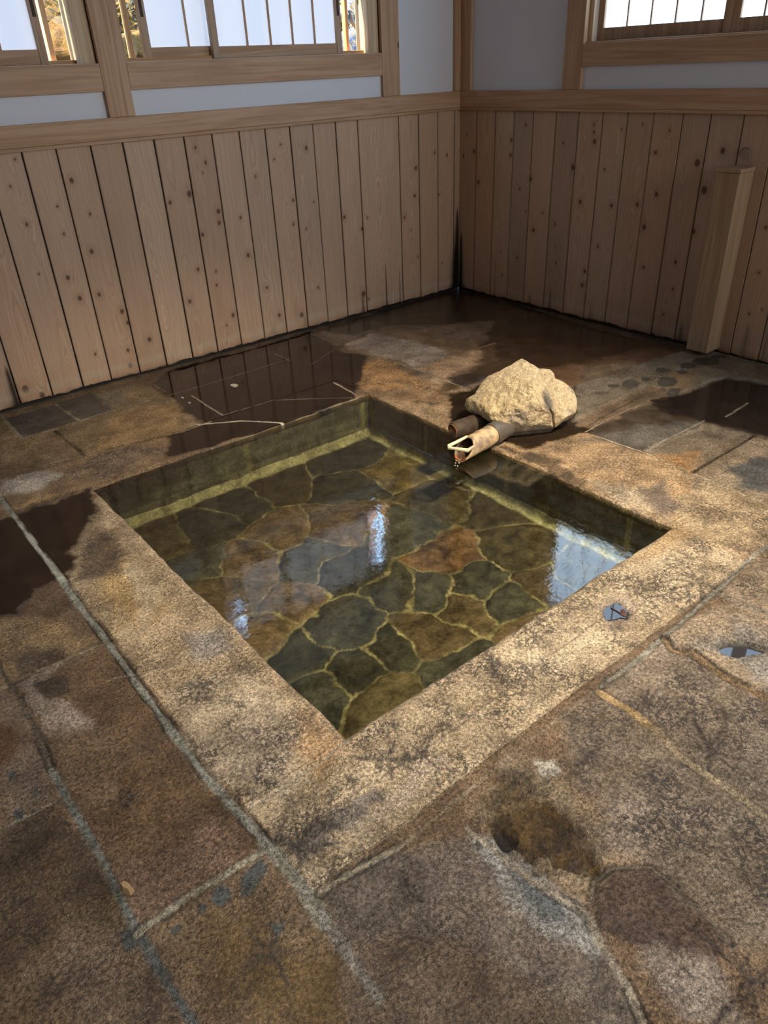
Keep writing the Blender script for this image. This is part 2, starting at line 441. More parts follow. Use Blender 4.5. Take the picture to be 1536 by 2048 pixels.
patch([(1270, 985), (1330, 960), (1360, 1010), (1330, 1035)], (0.22, 0.17, 0.13), soft=0.03, rag=0.04, seed=29, spot=1.0)
patch([(1400, 840), (1450, 757), (1560, 770), (1700, 900), (1536, 870)], (0.05, 0.042, 0.036), soft=0.03, rag=0.06, seed=30, wet=0.8)
# left outer slabs
patch([(0, 1235), (60, 1225), (215, 1283), (0, 1372)], (0.34, 0.24, 0.13), soft=0.02, rag=0.05, seed=31, spot=.5)
patch([(25, 1320), (60, 1295), (125, 1300), (110, 1345), (40, 1350)], (0.13, 0.095, 0.062), soft=0.02, rag=0.03, seed=32)
patch([(45, 1398), (215, 1290), (520, 1705), (275, 1858), (100, 1535)], (0.17, 0.108, 0.06), soft=0.02, rag=0.01, seed=33, spot=.35)
patch([(28, 1368), (120, 1325), (75, 1380), (150, 1410), (180, 1450), (95, 1480)], (0.36, 0.29, 0.235), soft=0.008, rag=0.03, rs=20, seed=34, spot=.1)
patch([(70, 1370), (130, 1345), (150, 1390), (90, 1395)], (0.085, 0.06, 0.04), soft=0.006, rag=0.025, rs=26, seed=35)
patch([(90, 1480), (180, 1450), (260, 1620), (150, 1620)], (0.22, 0.15, 0.09), soft=0.04, rag=0.05, seed=36)
patch([(210, 1760), (420, 1650), (520, 1705), (275, 1858)], (0.235, 0.155, 0.105), soft=0.03, rag=0.05, seed=37)
patch([(0, 1380), (45, 1400), (100, 1535), (90, 1600), (0, 1650)], (0.24, 0.175, 0.125), soft=0.02, rag=0.02, seed=38)
patch([(-60, 1440), (30, 1450), (45, 1480), (20, 1530), (-60, 1560)], (0.105, 0.058, 0.03), soft=0.02, rag=0.02, seed=39, wet=.3)
patch([(0, 1660), (110, 1600), (270, 1860), (390, 2060), (-200, 2060)], (0.155, 0.105, 0.062), soft=0.01, rag=0.01, seed=40, spot=.6)
patch([(120, 1830), (250, 1860), (330, 2000), (200, 2060), (60, 1960)], (0.215, 0.155, 0.105), soft=0.05, rag=0.06, seed=41)
patch([(280, 1865), (520, 1710), (560, 1760), (700, 1900), (720, 2060), (400, 2060)], (0.215, 0.15, 0.092), soft=0.01, rag=0.02, seed=42, spot=.5)
patch([(420, 1830), (640, 1900), (700, 1950), (660, 2060), (500, 2060)], (0.15, 0.10, 0.045), soft=0.05, rag=0.06, seed=43, wet=.25)
# front right stones
patch([(640, 1785), (780, 1700), (950, 1665), (1180, 1850), (1270, 2000), (1300, 2100), (700, 2100), (700, 1920)], (0.185, 0.15, 0.12), soft=0.02, rag=0.02, seed=44, spot=.45)
patch([(700, 1905), (800, 1850), (990, 1900), (1230, 2100), (720, 2100)], (0.16, 0.118, 0.083), soft=0.02, rag=0.04, seed=45, h=0.002)
patch([(940, 1655), (1030, 1700), (1150, 1810), (1190, 1900), (1080, 1860), (990, 1760)], (0.37, 0.36, 0.335), soft=0.02, rag=0.03, seed=46)
patch([(1010, 1730), (1100, 1790), (1150, 1860), (1060, 1820)], (0.17, 0.18, 0.185), soft=0.02, rag=0.03, seed=47)
patch([(1185, 1800), (1228, 1737), (1305, 1735), (1459, 1880), (1423, 1926), (1270, 1890), (1200, 1860)], (0.115, 0.078, 0.058), soft=0.008, rag=0.012, seed=48, h=0.006, spot=.3)
patch([(1300, 1910), (1430, 1930), (1500, 2060), (1330, 2060)], (0.33, 0.275, 0.225), soft=0.02, rag=0.04, seed=49)
patch([(1200, 1370), (1345, 1262), (1540, 1400), (1560, 1640), (1356, 1510), (1310, 1455)], (0.255, 0.205, 0.155), soft=0.02, rag=0.02, seed=50, spot=.9)
patch([(1205, 1385), (1310, 1460), (1474, 1590), (1560, 1660), (1560, 1900), (1459, 1880), (1300, 1735), (1150, 1560), (1120, 1440)], (0.245, 0.195, 0.145), soft=0.03, rag=0.03, seed=51, spot=.9)
patch([(1340, 1265), (1380, 1235), (1560, 1180), (1560, 1420), (1382, 1308)], (0.37, 0.29, 0.205), soft=0.02, rag=0.03, seed=52, spot=.4, h=.010)
patch([(1400, 1300), (1470, 1250), (1560, 1300), (1560, 1400), (1480, 1350)], (0.35, 0.32, 0.28), soft=0.03, rag=0.05, seed=53)
patch([(1430, 1180), (1510, 1120), (1600, 1100), (1600, 1260), (1510, 1225)], (0.30, 0.235, 0.165), soft=0.02, rag=0.03, seed=54, spot=.9)
patch([(950, 1640), (1010, 1520), (1100, 1530), (1190, 1640), (1240, 1720), (1180, 1800), (1080, 1750), (1000, 1690)], (0.31, 0.24, 0.155), soft=0.03, rag=0.05, seed=55, spot=.5, h=-0.003)
patch([(985, 1640), (1010, 1570), (1050, 1565), (1140, 1640), (1200, 1700), (1170, 1770), (1090, 1720), (1020, 1690)], (0.085, 0.052, 0.02), soft=0.012, rag=0.07, rs=22, seed=56, h=-0.018, spot=.6, wet=.2)
patch([(965, 1600), (990, 1530), (1040, 1525), (1075, 1575), (1010, 1620)], (0.14, 0.10, 0.055), a=.8, soft=.02, rag=.05, rs=22, seed=171, h=-.004, spot=.8)
patch([(985, 1660), (1010, 1640), (1030, 1670), (1010, 1690)], (0.012, 0.008, 0.005), soft=0.008, rag=0.02, seed=57, h=-0.018)
patch([(1080, 1525), (1110, 1525), (1125, 1545), (1090, 1545)], (0.62, 0.58, 0.50), soft=0.01, rag=0.02, seed=58)
patch([(1210, 1610), (1290, 1620), (1270, 1700), (1190, 1680)], (0.37, 0.30, 0.235), soft=0.05, rag=0.05, seed=59)
# broken, nubbly surface inside the hollow
P_ = F([(960, 1640), (1010, 1540), (1090, 1545), (1170, 1640), (1220, 1710), (1180, 1790), (1080, 1750), (1000, 1695)]); s_ = region(P_, .06)
m_ = sstep(-.03, .03, polysd(Xw[s_], Yw[s_], P_)); nz_ = 1 - 2 * np.abs(fbm(X[s_], Y[s_], 26, 340, 5, .6)); Z[s_] += m_ * (nz_ - .6) * 0.012; C[s_] *= (1 - m_ * .55 * sstep(.9, .3, nz_))[..., None]
# marks on the coping
patch([(570, 1700), (640, 1650), (740, 1570), (760, 1590), (690, 1660), (610, 1720)], (0.17, 0.155, 0.15), a=.75, soft=.01, rag=.03, rs=45, seed=161)
patch([(690, 1660), (770, 1590), (880, 1500), (900, 1515), (800, 1610), (720, 1670)], (0.52, 0.43, 0.33), a=.7, soft=.02, rag=.02, seed=162, spot=.2)
patch([(330, 1380), (480, 1330), (620, 1440), (560, 1590), (430, 1560)], (0.56, 0.47, 0.35), a=.6, soft=.04, rag=.04, seed=163, spot=1.0)
patch([(400, 1480), (520, 1440), (620, 1500), (500, 1600)], (0.38, 0.32, 0.26), a=.5, soft=.04, rag=.05, seed=164, spot=1.0)
patch([(1000, 1330), (1150, 1220), (1330, 1110), (1400, 1150), (1200, 1300), (1060, 1420)], (0.54, 0.45, 0.32), a=.6, soft=.05, rag=.04, seed=165, spot=.9)
patch([(1060, 905), (1130, 930), (1180, 965), (1150, 985), (1080, 935)], (0.12, 0.08, 0.045), a=.8, soft=.015, rag=.05, rs=30, seed=166, spot=1.0)
patch([(215, 1090), (320, 1180), (340, 1220), (250, 1250), (190, 1190)], (0.50, 0.35, 0.17), soft=0.04, rag=0.04, seed=60)
patch([(240, 1110), (290, 1140), (320, 1200), (290, 1240), (260, 1170)], (0.66, 0.55, 0.38), soft=0.02, rag=0.03, seed=61, a=.7, spot=.1)
patch([(180, 1060), (240, 1060), (250, 1150), (150, 1160)], (0.21, 0.15, 0.09), soft=0.03, rag=0.05, seed=62, spot=.9)
patch([(600, 1430), (650, 1450), (700, 1490), (640, 1560), (590, 1500)], (0.50, 0.32, 0.17), soft=0.03, rag=0.03, seed=63, a=.8)
patch([(360, 1270), (440, 1260), (470, 1300), (400, 1330)], (0.42, 0.37, 0.32), soft=0.03, rag=0.03, seed=64)
patch([(1340, 1048), (1300, 1090), (1240, 1130), (1330, 1110), (1390, 1070)], (0.50, 0.34, 0.18), soft=0.03, rag=0.03, seed=65, a=.8)
patch([(1180, 1210), (1225, 1190), (1270, 1200), (1275, 1240), (1230, 1260)], (0.34, 0.27, 0.22), soft=0.02, rag=0.03, seed=66, a=.8)
for k, (px_, py_, r_) in enumerate([(1380, 1115, 26), (1400, 1165, 34), (1378, 1195, 22), (560, 1667, 20), (600, 1690, 34), (640, 1650, 26), (775, 1520, 30), (845, 1510, 18), (985, 1330, 18), (1035, 1290, 12), (1010, 1360, 14),
                                    (480, 1590, 14), (760, 1530, 16), (850, 1480, 16), (880, 1460, 14), (1180, 1510, 24), (820, 1780, 16), (1150, 1260, 10), (1090, 1330, 10), (930, 1430, 12), (400, 1370, 22), (390, 1180, 10),
                                    (960, 1690, 12), (1290, 1410, 30), (1420, 1500, 36), (250, 1600, 18), (300, 1500, 14), (540, 1905, 26), (1250, 1440, 16), (1500, 1960, 40)]):
    c0 = F([(px_, py_)])[0]; rr = r_ / 480.0; sg = (slice(*np.searchsorted(xs, (c0[0] - rr * 1.6, c0[0] + rr * 1.6))), slice(*np.searchsorted(ys, (c0[1] - rr * 1.6, c0[1] + rr * 1.6))))
    x_, y_ = X[sg] - c0[0], Y[sg] - c0[1]
    if x_.size == 0: continue
    rd = np.hypot(x_, y_) / rr; an = np.arctan2(y_, x_)
    arm = vn(np.cos(an) * 5 + 20 + k, np.sin(an) * 5 + 20, 230 + k) * vn(np.cos(an) * 13 + 20, np.sin(an) * 13 + 20 + k, 260 + k)
    m_ = sstep(0.0, 0.5, 0.25 + 1.9 * arm - rd) * 0.75 * (0.65 + 0.7 * vn(X[sg] * 170, Y[sg] * 170, 7))
    m_ = np.clip(m_, 0, .85)[..., None]
    C[sg] = C[sg] * (1 - m_) + np.array((0.05, 0.043, 0.040)) * m_
# grey lichen flakes on the near left slabs
for k, q in enumerate([[(425, 1780), (445, 1776), (460, 1800), (440, 1818), (425, 1805)], [(480, 1760), (515, 1720), (530, 1740), (500, 1790), (480, 1800)], [(395, 1810), (410, 1805), (412, 1822), (398, 1828)],
                       [(340, 1855), (365, 1850), (360, 1868), (342, 1870)], [(10, 1550), (30, 1542), (28, 1560), (12, 1565)], [(20, 1625), (45, 1622), (40, 1640), (22, 1642)], [(545, 1850), (570, 1845), (560, 1870)],
                       [(240, 1865), (280, 1850), (285, 1890), (250, 1900)], [(60, 1580), (72, 1575), (66, 1600)]]):
    patch(q, (0.10, 0.105, 0.10), soft=0.003, rag=0.008, rs=40, seed=120 + k, spot=0)

# ---- puddled, mirror-wet areas
WETC = (0.020, 0.012, 0.008)
patch([(300, 772), (350, 735), (500, 700), (618, 663), (690, 705), (740, 712), (720, 760), (715, 795), (580, 850), (430, 890), (335, 915), (330, 870), (400, 850), (345, 800)], WETC, soft=0.02, rag=0.035, wet=1, seed=140, spot=0)
patch([(640, 660), (760, 620), (912, 577), (1010, 600), (1000, 640), (880, 650), (790, 650), (700, 670)], WETC, soft=0.03, rag=0.04, wet=1, seed=141, a=.85, spot=0)
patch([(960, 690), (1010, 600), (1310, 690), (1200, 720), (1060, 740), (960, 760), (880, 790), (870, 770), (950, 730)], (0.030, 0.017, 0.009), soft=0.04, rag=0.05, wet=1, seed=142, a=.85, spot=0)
patch([(890, 790), (960, 770), (1000, 810), (1150, 790), (1150, 850), (1180, 860), (1050, 900), (900, 850)], (0.020, 0.013, 0.008), soft=0.02, rag=0.04, wet=1, seed=143, spot=0)  # wet floor round the rock, with the rock's shadow painted in
patch([(-80, 1060), (30, 1022), (176, 978), (205, 1020), (185, 1060), (150, 1100), (140, 1160), (90, 1180), (40, 1235), (-80, 1240)], WETC, soft=0.03, rag=0.05, wet=1, seed=144, spot=0)
patch([(1300, 800), (1440, 760), (1536, 770), (1700, 850), (1600, 880), (1500, 868), (1420, 845), (1330, 830)], (0.016, 0.012, 0.010), soft=0.03, rag=0.05, wet=1, seed=145, spot=0)

# ---- mortar joints
MOR = (0.33, 0.31, 0.24); MG = (0.30, 0.31, 0.27)
joint([(0, 995), (215, 1285), (400, 1535), (540, 1700)], 0.011, 0.004, MG, dark=1, raise_=0.003)
joint([(520, 1680), (600, 1770), (650, 1840)], 0.018, 0.003, (0.29, 0.29, 0.24), a=.8, raise_=0.002)
joint([(640, 1825), (690, 1900), (760, 2000)], 0.012, 0.002, (0.25, 0.245, 0.215), a=.6)
joint([(5, 1375), (60, 1345), (215, 1283)], 0.008, 0.005, (0.27, 0.22, 0.14), dark=.8)
joint([(-40, 1260), (0, 1335), (45, 1405), (100, 1535)], 0.008, 0.006, (0.14, 0.11, 0.08), dark=1)
joint([(100, 1535), (150, 1630), (215, 1745), (275, 1865)], 0.010, 0.004, (0.19, 0.20, 0.18), raise_=.001)
joint([(275, 1865), (330, 1950), (400, 2060)], 0.013, 0.005, (0.115, 0.12, 0.115))
joint([(-20, 1668), (60, 1630), (110, 1600)], 0.004, 0.003, MOR)
joint([(275, 1865), (380, 1790), (520, 1705)], 0.012, 0.004, (0.35, 0.32, 0.235), raise_=.002, dark=.5)
joint([(215, 1360), (345, 1330), (490, 1290)], 0.004, 0.002, (0.40, 0.35, 0.28), a=.7)
joint([(498, 1618), (600, 1552), (700, 1480)], 0.0035, 0.003, (0.38, 0.33, 0.25))
joint([(640, 1785), (700, 1745), (800, 1690)], 0.008, 0.004, (0.34, 0.30, 0.22), dark=1)
joint([(800, 1690), (1000, 1530), (1205, 1372)], 0.006, 0.002, (0.33, 0.28, 0.20), a=.5)
joint([(1205, 1372), (1345, 1260), (1500, 1118)], 0.008, 0.005, (0.24, 0.23, 0.19), dark=.6)
joint([(560, 1690), (700, 1590), (880, 1480), (1100, 1315), (1250, 1200)], 0.003, 0.003, (0.09, 0.075, 0.07), a=.6)
joint([(1340, 1047), (1420, 1082), (1502, 1118)], 0.005, 0.003, (0.42, 0.35, 0.25))
joint([(1500, 1118), (1600, 1040)], 0.012, 0.003, (0.36, 0.33, 0.27))
joint([(1331, 1276), (1345, 1300), (1382, 1307), (1450, 1355), (1560, 1415)], 0.010, 0.008, (0.25, 0.17, 0.09), dark=1)
joint([(1203, 1385), (1260, 1420), (1310, 1455)], 0.014, 0.004, (0.40, 0.28, 0.14), dark=.6)
joint([(1310, 1455), (1356, 1512), (1474, 1588), (1560, 1655)], 0.013, 0.004, (0.34, 0.27, 0.18), dark=.8)
joint([(1428, 1179), (1510, 1225), (1600, 1240)], 0.010, 0.004, (0.27, 0.23, 0.18), dark=.5)
joint([(937, 1655), (1000, 1710), (1075, 1767), (1177, 1829), (1193, 1880), (1254, 1972), (1290, 2060)], 0.010, 0.005, (0.31, 0.27, 0.21), dark=1)
joint([(1182, 1800), (1188, 1760), (1228, 1737), (1305, 1733), (1380, 1800), (1461, 1882)], 0.006, 0.006, (0.20, 0.16, 0.12), dark=1)
joint([(29, 1022), (176, 975), (340, 922), (560, 848), (724, 791)], 0.004, 0.004, (0.22, 0.17, 0.10), a=.8, dark=.5)
joint([(-40, 945), (60, 935), (164, 911), (366, 862), (420, 843)], 0.007, 0.003, (0.34, 0.27, 0.16), dark=.8)
joint([(395, 849), (480, 842), (565, 845), (552, 862)], 0.006, 0.001, (0.55, 0.50, 0.40))
joint([(0, 825), (10, 838), (44, 877), (100, 862), (161, 841), (223, 822), (300, 800)], 0.010, 0.002, (0.33, 0.29, 0.20))
joint([(111, 808), (158, 840)], 0.009, 0.002, (0.28, 0.24, 0.16))
joint([(185, 785), (234, 822)], 0.006, 0.002, (0.24, 0.20, 0.13))
joint([(108, 861), (170, 911)], 0.005, 0.004, (0.12, 0.09, 0.05), dark=.8)
joint([(234, 822), (337, 790), (450, 758), (580, 717)], 0.004, 0.002, (0.17, 0.13, 0.08))
joint([(281, 758), (331, 782)], 0.003, 0.001, (0.20, 0.16, 0.10))
joint([(382, 790), (445, 830)], 0.005, 0.001, (0.30, 0.26, 0.20))
joint([(442, 832), (545, 800), (705, 795)], 0.0026, 0.001, (0.22, 0.17, 0.11))
joint([(537, 700), (580, 722)], 0.003, 0.001, (0.17, 0.13, 0.09))
joint([(623, 667), (700, 696), (782, 720), (887, 759), (935, 778)], 0.007, 0.002, (0.33, 0.27, 0.19))
joint([(620, 730), (688, 686), (805, 639), (905, 619)], 0.004, 0.002, (0.10, 0.075, 0.05))
joint([(800, 640), (870, 655), (960, 672)], 0.004, 0.002, (0.08, 0.06, 0.04))
joint([(831, 736), (908, 712), (990, 686)], 0.005, 0.002, (0.34, 0.20, 0.11))
joint([(667, 765), (714, 789)], 0.006, 0.001, (0.36, 0.30, 0.22))
joint([(1171, 864), (1235, 830), (1299, 799)], 0.0035, 0.001, (0.32, 0.25, 0.16))
joint([(1185, 870), (1290, 905), (1384, 945)], 0.005, 0.002, (0.42, 0.34, 0.22))
joint([(1290, 905), (1340, 875), (1409, 841)], 0.005, 0.002, (0.24, 0.21, 0.17))
joint([(1384, 945), (1440, 912), (1511, 867)], 0.007, 0.007, (0.05, 0.035, 0.02), dark=.6)
joint([(1384, 945), (1450, 975), (1560, 1020)], 0.007, 0.002, (0.42, 0.34, 0.23))
joint([(1452, 833), (1497, 807)], 0.006, 0.001, (0.22, 0.19, 0.15))

# ---- raised mortar ridge carrying the pipe from the post to the rock
ridge = [(1145, 845), (1180, 832), (1240, 802), (1292, 776), (1320, 778), (1360, 790), (1400, 775), (1452, 757), (1540, 772), (1540, 735), (1450, 705), (1380, 702), (1310, 720), (1230, 748), (1150, 775)]
patch(ridge, (0.19, 0.155, 0.11), soft=0.012, rag=0.015, h=0.022, seed=150, wet=.35, spot=0)
patch([(1340, 750), (1400, 745), (1370, 785), (1330, 778)], (0.27, 0.18, 0.10), soft=0.02, rag=0.02, seed=151, wet=.3)
for k, (a_, b_, c_, d_) in enumerate([(1258, 771, 20, 11), (1332, 768, 22, 12), (1290, 762, 9, 6), (1325, 745, 17, 7), (1362, 748, 12, 6), (1375, 735, 18, 8), (1410, 727, 30, 10), (1435, 715, 16, 5), (1348, 786, 14, 8), (1225, 775, 14, 5), (1200, 790, 14, 4)]):
    patch([(a_ + c_ * math.cos(t) * random.uniform(.8, 1.1), b_ + d_ * math.sin(t) * random.uniform(.8, 1.1)) for t in np.linspace(0, 5.6, 8)], (0.085, 0.072, 0.055), soft=0.006, rag=0.006, seed=152 + k, h=-0.003, wet=.6)
joint([(1180, 850), (1240, 815), (1292, 785), (1310, 785)], 0.006, 0.001, (0.10, 0.08, 0.05))

# ---- hollow with the small puddle in the near coping, and a long hollow further right
PUD = [(1210, 1219), (1222, 1210), (1234, 1207), (1247, 1216), (1256, 1226), (1253, 1235), (1240, 1232), (1229, 1236), (1215, 1237), (1211, 1229)]
PUD2 = [(1436, 1299), (1458, 1291), (1490, 1291), (1522, 1300), (1528, 1306), (1500, 1310), (1470, 1316), (1448, 1310)]
Z_keep = Z.copy()
FILM = -0.0005
flatten = WET ** 1.0
Z = Z * (1 - flatten) + FILM * flatten
for P_ in (PUD, PUD2):
    P_ = F(P_); s = region(P_, .05); d = polysd(X[s], Y[s], P_)
    m = sstep(-0.012, 0.004, d); Z[s] = np.where(d > -0.012, Z[s] * (1 - m) + (-0.010 - 0.02 * np.clip(d, 0, .03)) * m, Z[s])
    C[s] *= (1 - 0.6 * sstep(-0.02, 0.004, d))[..., None]

# ---- rounded, chipped arris at the pool
inp = (X > PX0 - 1e-6) & (X < PX1 + 1e-6) & (Y > PY0 - 1e-6) & (Y < PY1 + 1e-6)
dx = np.maximum(np.maximum(PX0 - X, X - PX1), 0); dy = np.maximum(np.maximum(PY0 - Y, Y - PY1), 0)
de = np.hypot(dx, dy)
Z -= 0.006 * np.exp(-(de / 0.008) ** 2) * (1 + 0.6 * fbm(X, Y, 20, 300, 4))
fall = np.exp(-(de / 0.06) ** 2)
XV = X + fbm(X, Y, 7, 310, 5) * 0.010 * fall; YV = Y + fbm(X, Y, 7, 320, 5) * 0.010 * fall
C = np.clip(C, 0.004, 0.8)

idx = np.arange(nx * ny).reshape(nx, ny)
Q = np.stack([idx[:-1, :-1], idx[1:, :-1], idx[1:, 1:], idx[:-1, 1:]], -1)
cxm = (X0g[:-1, :-1] + X0g[1:, 1:]) / 2; cym = (Y0g[:-1, :-1] + Y0g[1:, 1:]) / 2
hole = (cxm > PX0) & (cxm < PX1) & (cym > PY0) & (cym < PY1)
fallb = F([(164, 911), (366, 862)])[0]
lab = np.zeros(cxm.shape, int)
jl = F([(215, 1360), (490, 1290)]); yj = lambda x: jl[0, 1] + (x - jl[0, 0]) * (jl[1, 1] - jl[0, 1]) / (jl[1, 0] - jl[0, 0])
left = (cxm > CB[0]) & (cxm < PX0) & (cym > PY0) & (cym < PY1)
lab[left & (cym > yj(cxm))] = 1
lab[left & (cym <= yj(cxm))] = 2
lab[(cxm > CB[0]) & (cxm < PX1) & (cym > CB[2]) & (cym < PY0)] = 3
lab[(cxm > PX1) & (cxm < CB[1]) & (cym > CB[2]) & (cym < PY1)] = 4
lab[(cxm > CB[0]) & (cxm < PX1) & (cym > PY1) & (cym < PY1 + 0.27)] = 5
lab[hole] = -1
VV = np.stack([XV, YV, Z], -1).reshape(-1, 3); CC = C.reshape(-1, 3); WW = WET.ravel(); SS = SPOT.ravel()


def part_of_field(name, mask, skirt=True, extra=None):
    q = Q[mask].reshape(-1, 4); used, inv = np.unique(q, return_inverse=True); inv = inv.reshape(-1, 4)
    V = VV[used]; A = {'Col': CC[used], 'wet': WW[used], 'spot': SS[used]}
    fac = inv
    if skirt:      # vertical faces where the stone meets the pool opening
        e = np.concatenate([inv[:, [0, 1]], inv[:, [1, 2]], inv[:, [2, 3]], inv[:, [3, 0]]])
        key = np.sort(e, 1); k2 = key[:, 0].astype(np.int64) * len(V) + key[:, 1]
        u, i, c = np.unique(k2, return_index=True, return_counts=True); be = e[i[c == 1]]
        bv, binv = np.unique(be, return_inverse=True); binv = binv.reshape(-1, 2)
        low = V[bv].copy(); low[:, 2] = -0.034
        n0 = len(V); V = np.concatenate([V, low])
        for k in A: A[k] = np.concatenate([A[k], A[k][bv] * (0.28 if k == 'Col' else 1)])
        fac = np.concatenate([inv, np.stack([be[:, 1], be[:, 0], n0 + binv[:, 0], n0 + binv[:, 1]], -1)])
    if extra is not None:
        n0 = len(V); V = np.concatenate([V, extra[0]]); fac = np.concatenate([fac, np.array(extra[1]) + n0])
        ne = len(extra[0]); A['Col'] = np.concatenate([A['Col'], np.tile((0.2, 0.14, 0.09), (ne, 1))]); A['wet'] = np.concatenate([A['wet'], np.zeros(ne)]); A['spot'] = np.concatenate([A['spot'], np.full(ne, .3)])
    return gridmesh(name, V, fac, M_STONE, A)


RX0, RY0, RZ = -5.3, -5.5, 2.75
ex = np.array([(RX0, RY0, 0), (xs[0], RY0, 0), (xs[0], 0.03, 0), (RX0, 0.03, 0), (xs[0], RY0, 0), (0.03, RY0, 0), (0.03, ys[0], 0), (xs[0], ys[0], 0)], float)
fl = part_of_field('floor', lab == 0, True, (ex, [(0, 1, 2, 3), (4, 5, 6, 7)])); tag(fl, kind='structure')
for i_, lbl in ((1, 'pale coping slab left of the pool, farther of two, its far end dark and wet'),
                (2, 'crackled pale coping slab along the left side of the pool, nearest the camera'),
                (3, 'long pale coping stone along the near edge of the pool with black branching stains'),
                (4, 'tan coping slab along the right edge of the pool beneath the rock'),
                (5, 'dark wet coping slab along the far edge of the pool, facing the left wall')):
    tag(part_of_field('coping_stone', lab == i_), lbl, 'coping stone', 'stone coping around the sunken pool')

# ------------------------------------------------------------------ POOL BASIN
DEP = -0.225; WL = -0.009
pool = empty('bathing_pool', ((PX0 + PX1) / 2, (PY0 + PY1) / 2, 0), label='square sunken stone bath with crazy paved floor and dark slab sides', cat='pool')
OX, OY = pool.location.x, pool.location.y


def plocal(V): V = np.array(V, float); V[:, 0] -= OX; V[:, 1] -= OY; return V


def mat_basin():
    t = NT('submerged_stone', 0.6); p = t.pos(); A = t.attr('Col').outputs['Color']
    n1 = t.noise(p, 14, 8, 0.65, 0.5); n2 = t.noise(p, 90, 5, 0.6)
    g = t.math('MULTIPLY', t.mapr(n1, 0.25, 0.75, 0.4, 1.7), t.mapr(n2, 0.3, 0.7, 0.7, 1.35))
    t.col(t.mix(1.0, A, t.n('ShaderNodeCombineColor', {0: g, 1: g, 2: g}).outputs[0], 'MULTIPLY'))
    t.bump(n1, 0.4, 0.006); t.b.inputs['Specular IOR Level'].default_value = 0.1
    return t.m


M_BAS = mat_basin()
bx = np.arange(PX0 - 0.004, PX1 + 0.009, 0.005); by = np.arange(PY0 - 0.004, PY1 + 0.009, 0.005)
BX, BY = np.meshgrid(bx, by, indexing='ij')
seeds_px = [(850, 925), (700, 915), (560, 975), (690, 975), (800, 940), (550, 1060), (420, 1050), (880, 1000), (990, 1010), (680, 1040), (900, 1110), (820, 1060), (1030, 1100), (620, 1120), (500, 1120), (400, 1130),
            (700, 1150), (790, 1180), (580, 1210), (690, 1250), (940, 1220), (1020, 1210), (960, 1170), (860, 1280), (780, 1310), (700, 1350), (600, 1310), (1110, 1170), (760, 1400), (640, 1390), (460, 1190), (330, 1080),
            (1170, 1160), (1060, 1260), (530, 1270), (850, 1180), (900, 1330), (480, 1010)]
seeds = F(seeds_px, DEP)
bw = fbm(BX, BY, 7, 400, 5, .52) * 0.055; bw2 = fbm(BX, BY, 7, 410, 5, .52) * 0.055
D = np.stack([np.hypot(BX + bw - s_[0], BY + bw2 - s_[1]) for s_ in seeds], -1); so = np.sort(D, -1); wid = np.argmin(D, -1)
edge = (so[..., 1] - so[..., 0])
rs_ = np.random.RandomState(5)
pal = np.array([(0.10, 0.08, 0.05), (0.066, 0.064, 0.054), (0.12, 0.088, 0.06), (0.07, 0.068, 0.062), (0.15, 0.105, 0.072), (0.068, 0.068, 0.062)])
tint = pal[rs_.randint(0, 6, len(seeds))] * (0.58 + 0.42 * rs_.rand(len(seeds), 1)); tint[10] = (0.15, 0.088, 0.055); tint[0] = (0.15, 0.115, 0.05); tint[4] = (0.15, 0.11, 0.05)
mw = 0.009 * (1 + 0.9 * fbm(BX, BY, 14, 420, 5, .6)); mm = 1 - sstep(mw * 0.6, mw * 1.4, edge)
mm *= 0.3 + 0.7 * sstep(-0.35, 0.15, fbm(BX, BY, 5, 425, 4))
rim = np.minimum(np.minimum(BX - PX0, PX1 - BX), np.minimum(BY - PY0, PY1 - BY)); fil = 1 - sstep(0.012, 0.035, rim - 0.012 + fbm(BX, BY, 12, 430, 4) * 0.012)
mm = np.maximum(mm, fil)
bc = tint[wid] * (1 + 0.35 * fbm(BX, BY, 10, 440, 5)[..., None])
mcol = np.array((0.22, 0.19, 0.115)) * (1 + 0.9 * fbm(BX, BY, 24, 450, 5)[..., None])
bc *= (1 - 0.55 * sstep(.12, .5, fbm(BX, BY, 11, 470, 6, .65)))[..., None]
bc = bc * (1 - mm[..., None]) + mcol * mm[..., None]
bc = bc * (1 - fil[..., None]) + np.array((0.37, 0.355, 0.235)) * (1 + .3 * fbm(BX, BY, 20, 480, 4)[..., None]) * fil[..., None]
bz = DEP + 0.008 * sstep(0, 0.05, edge) + 0.004 * fbm(BX, BY, 9, 460, 4) + 0.03 * np.clip(1 - rim / 0.03, 0, 1) ** 2
ii = np.arange(bx.size * by.size).reshape(bx.size, by.size); bq = np.stack([ii[:-1, :-1], ii[1:, :-1], ii[1:, 1:], ii[:-1, 1:]], -1).reshape(-1, 4)
gridmesh('basin_floor', plocal(np.stack([BX, BY, bz], -1).reshape(-1, 3)), bq, M_BAS, {'Col': np.clip(bc, .005, .8).reshape(-1, 3)}, pool)


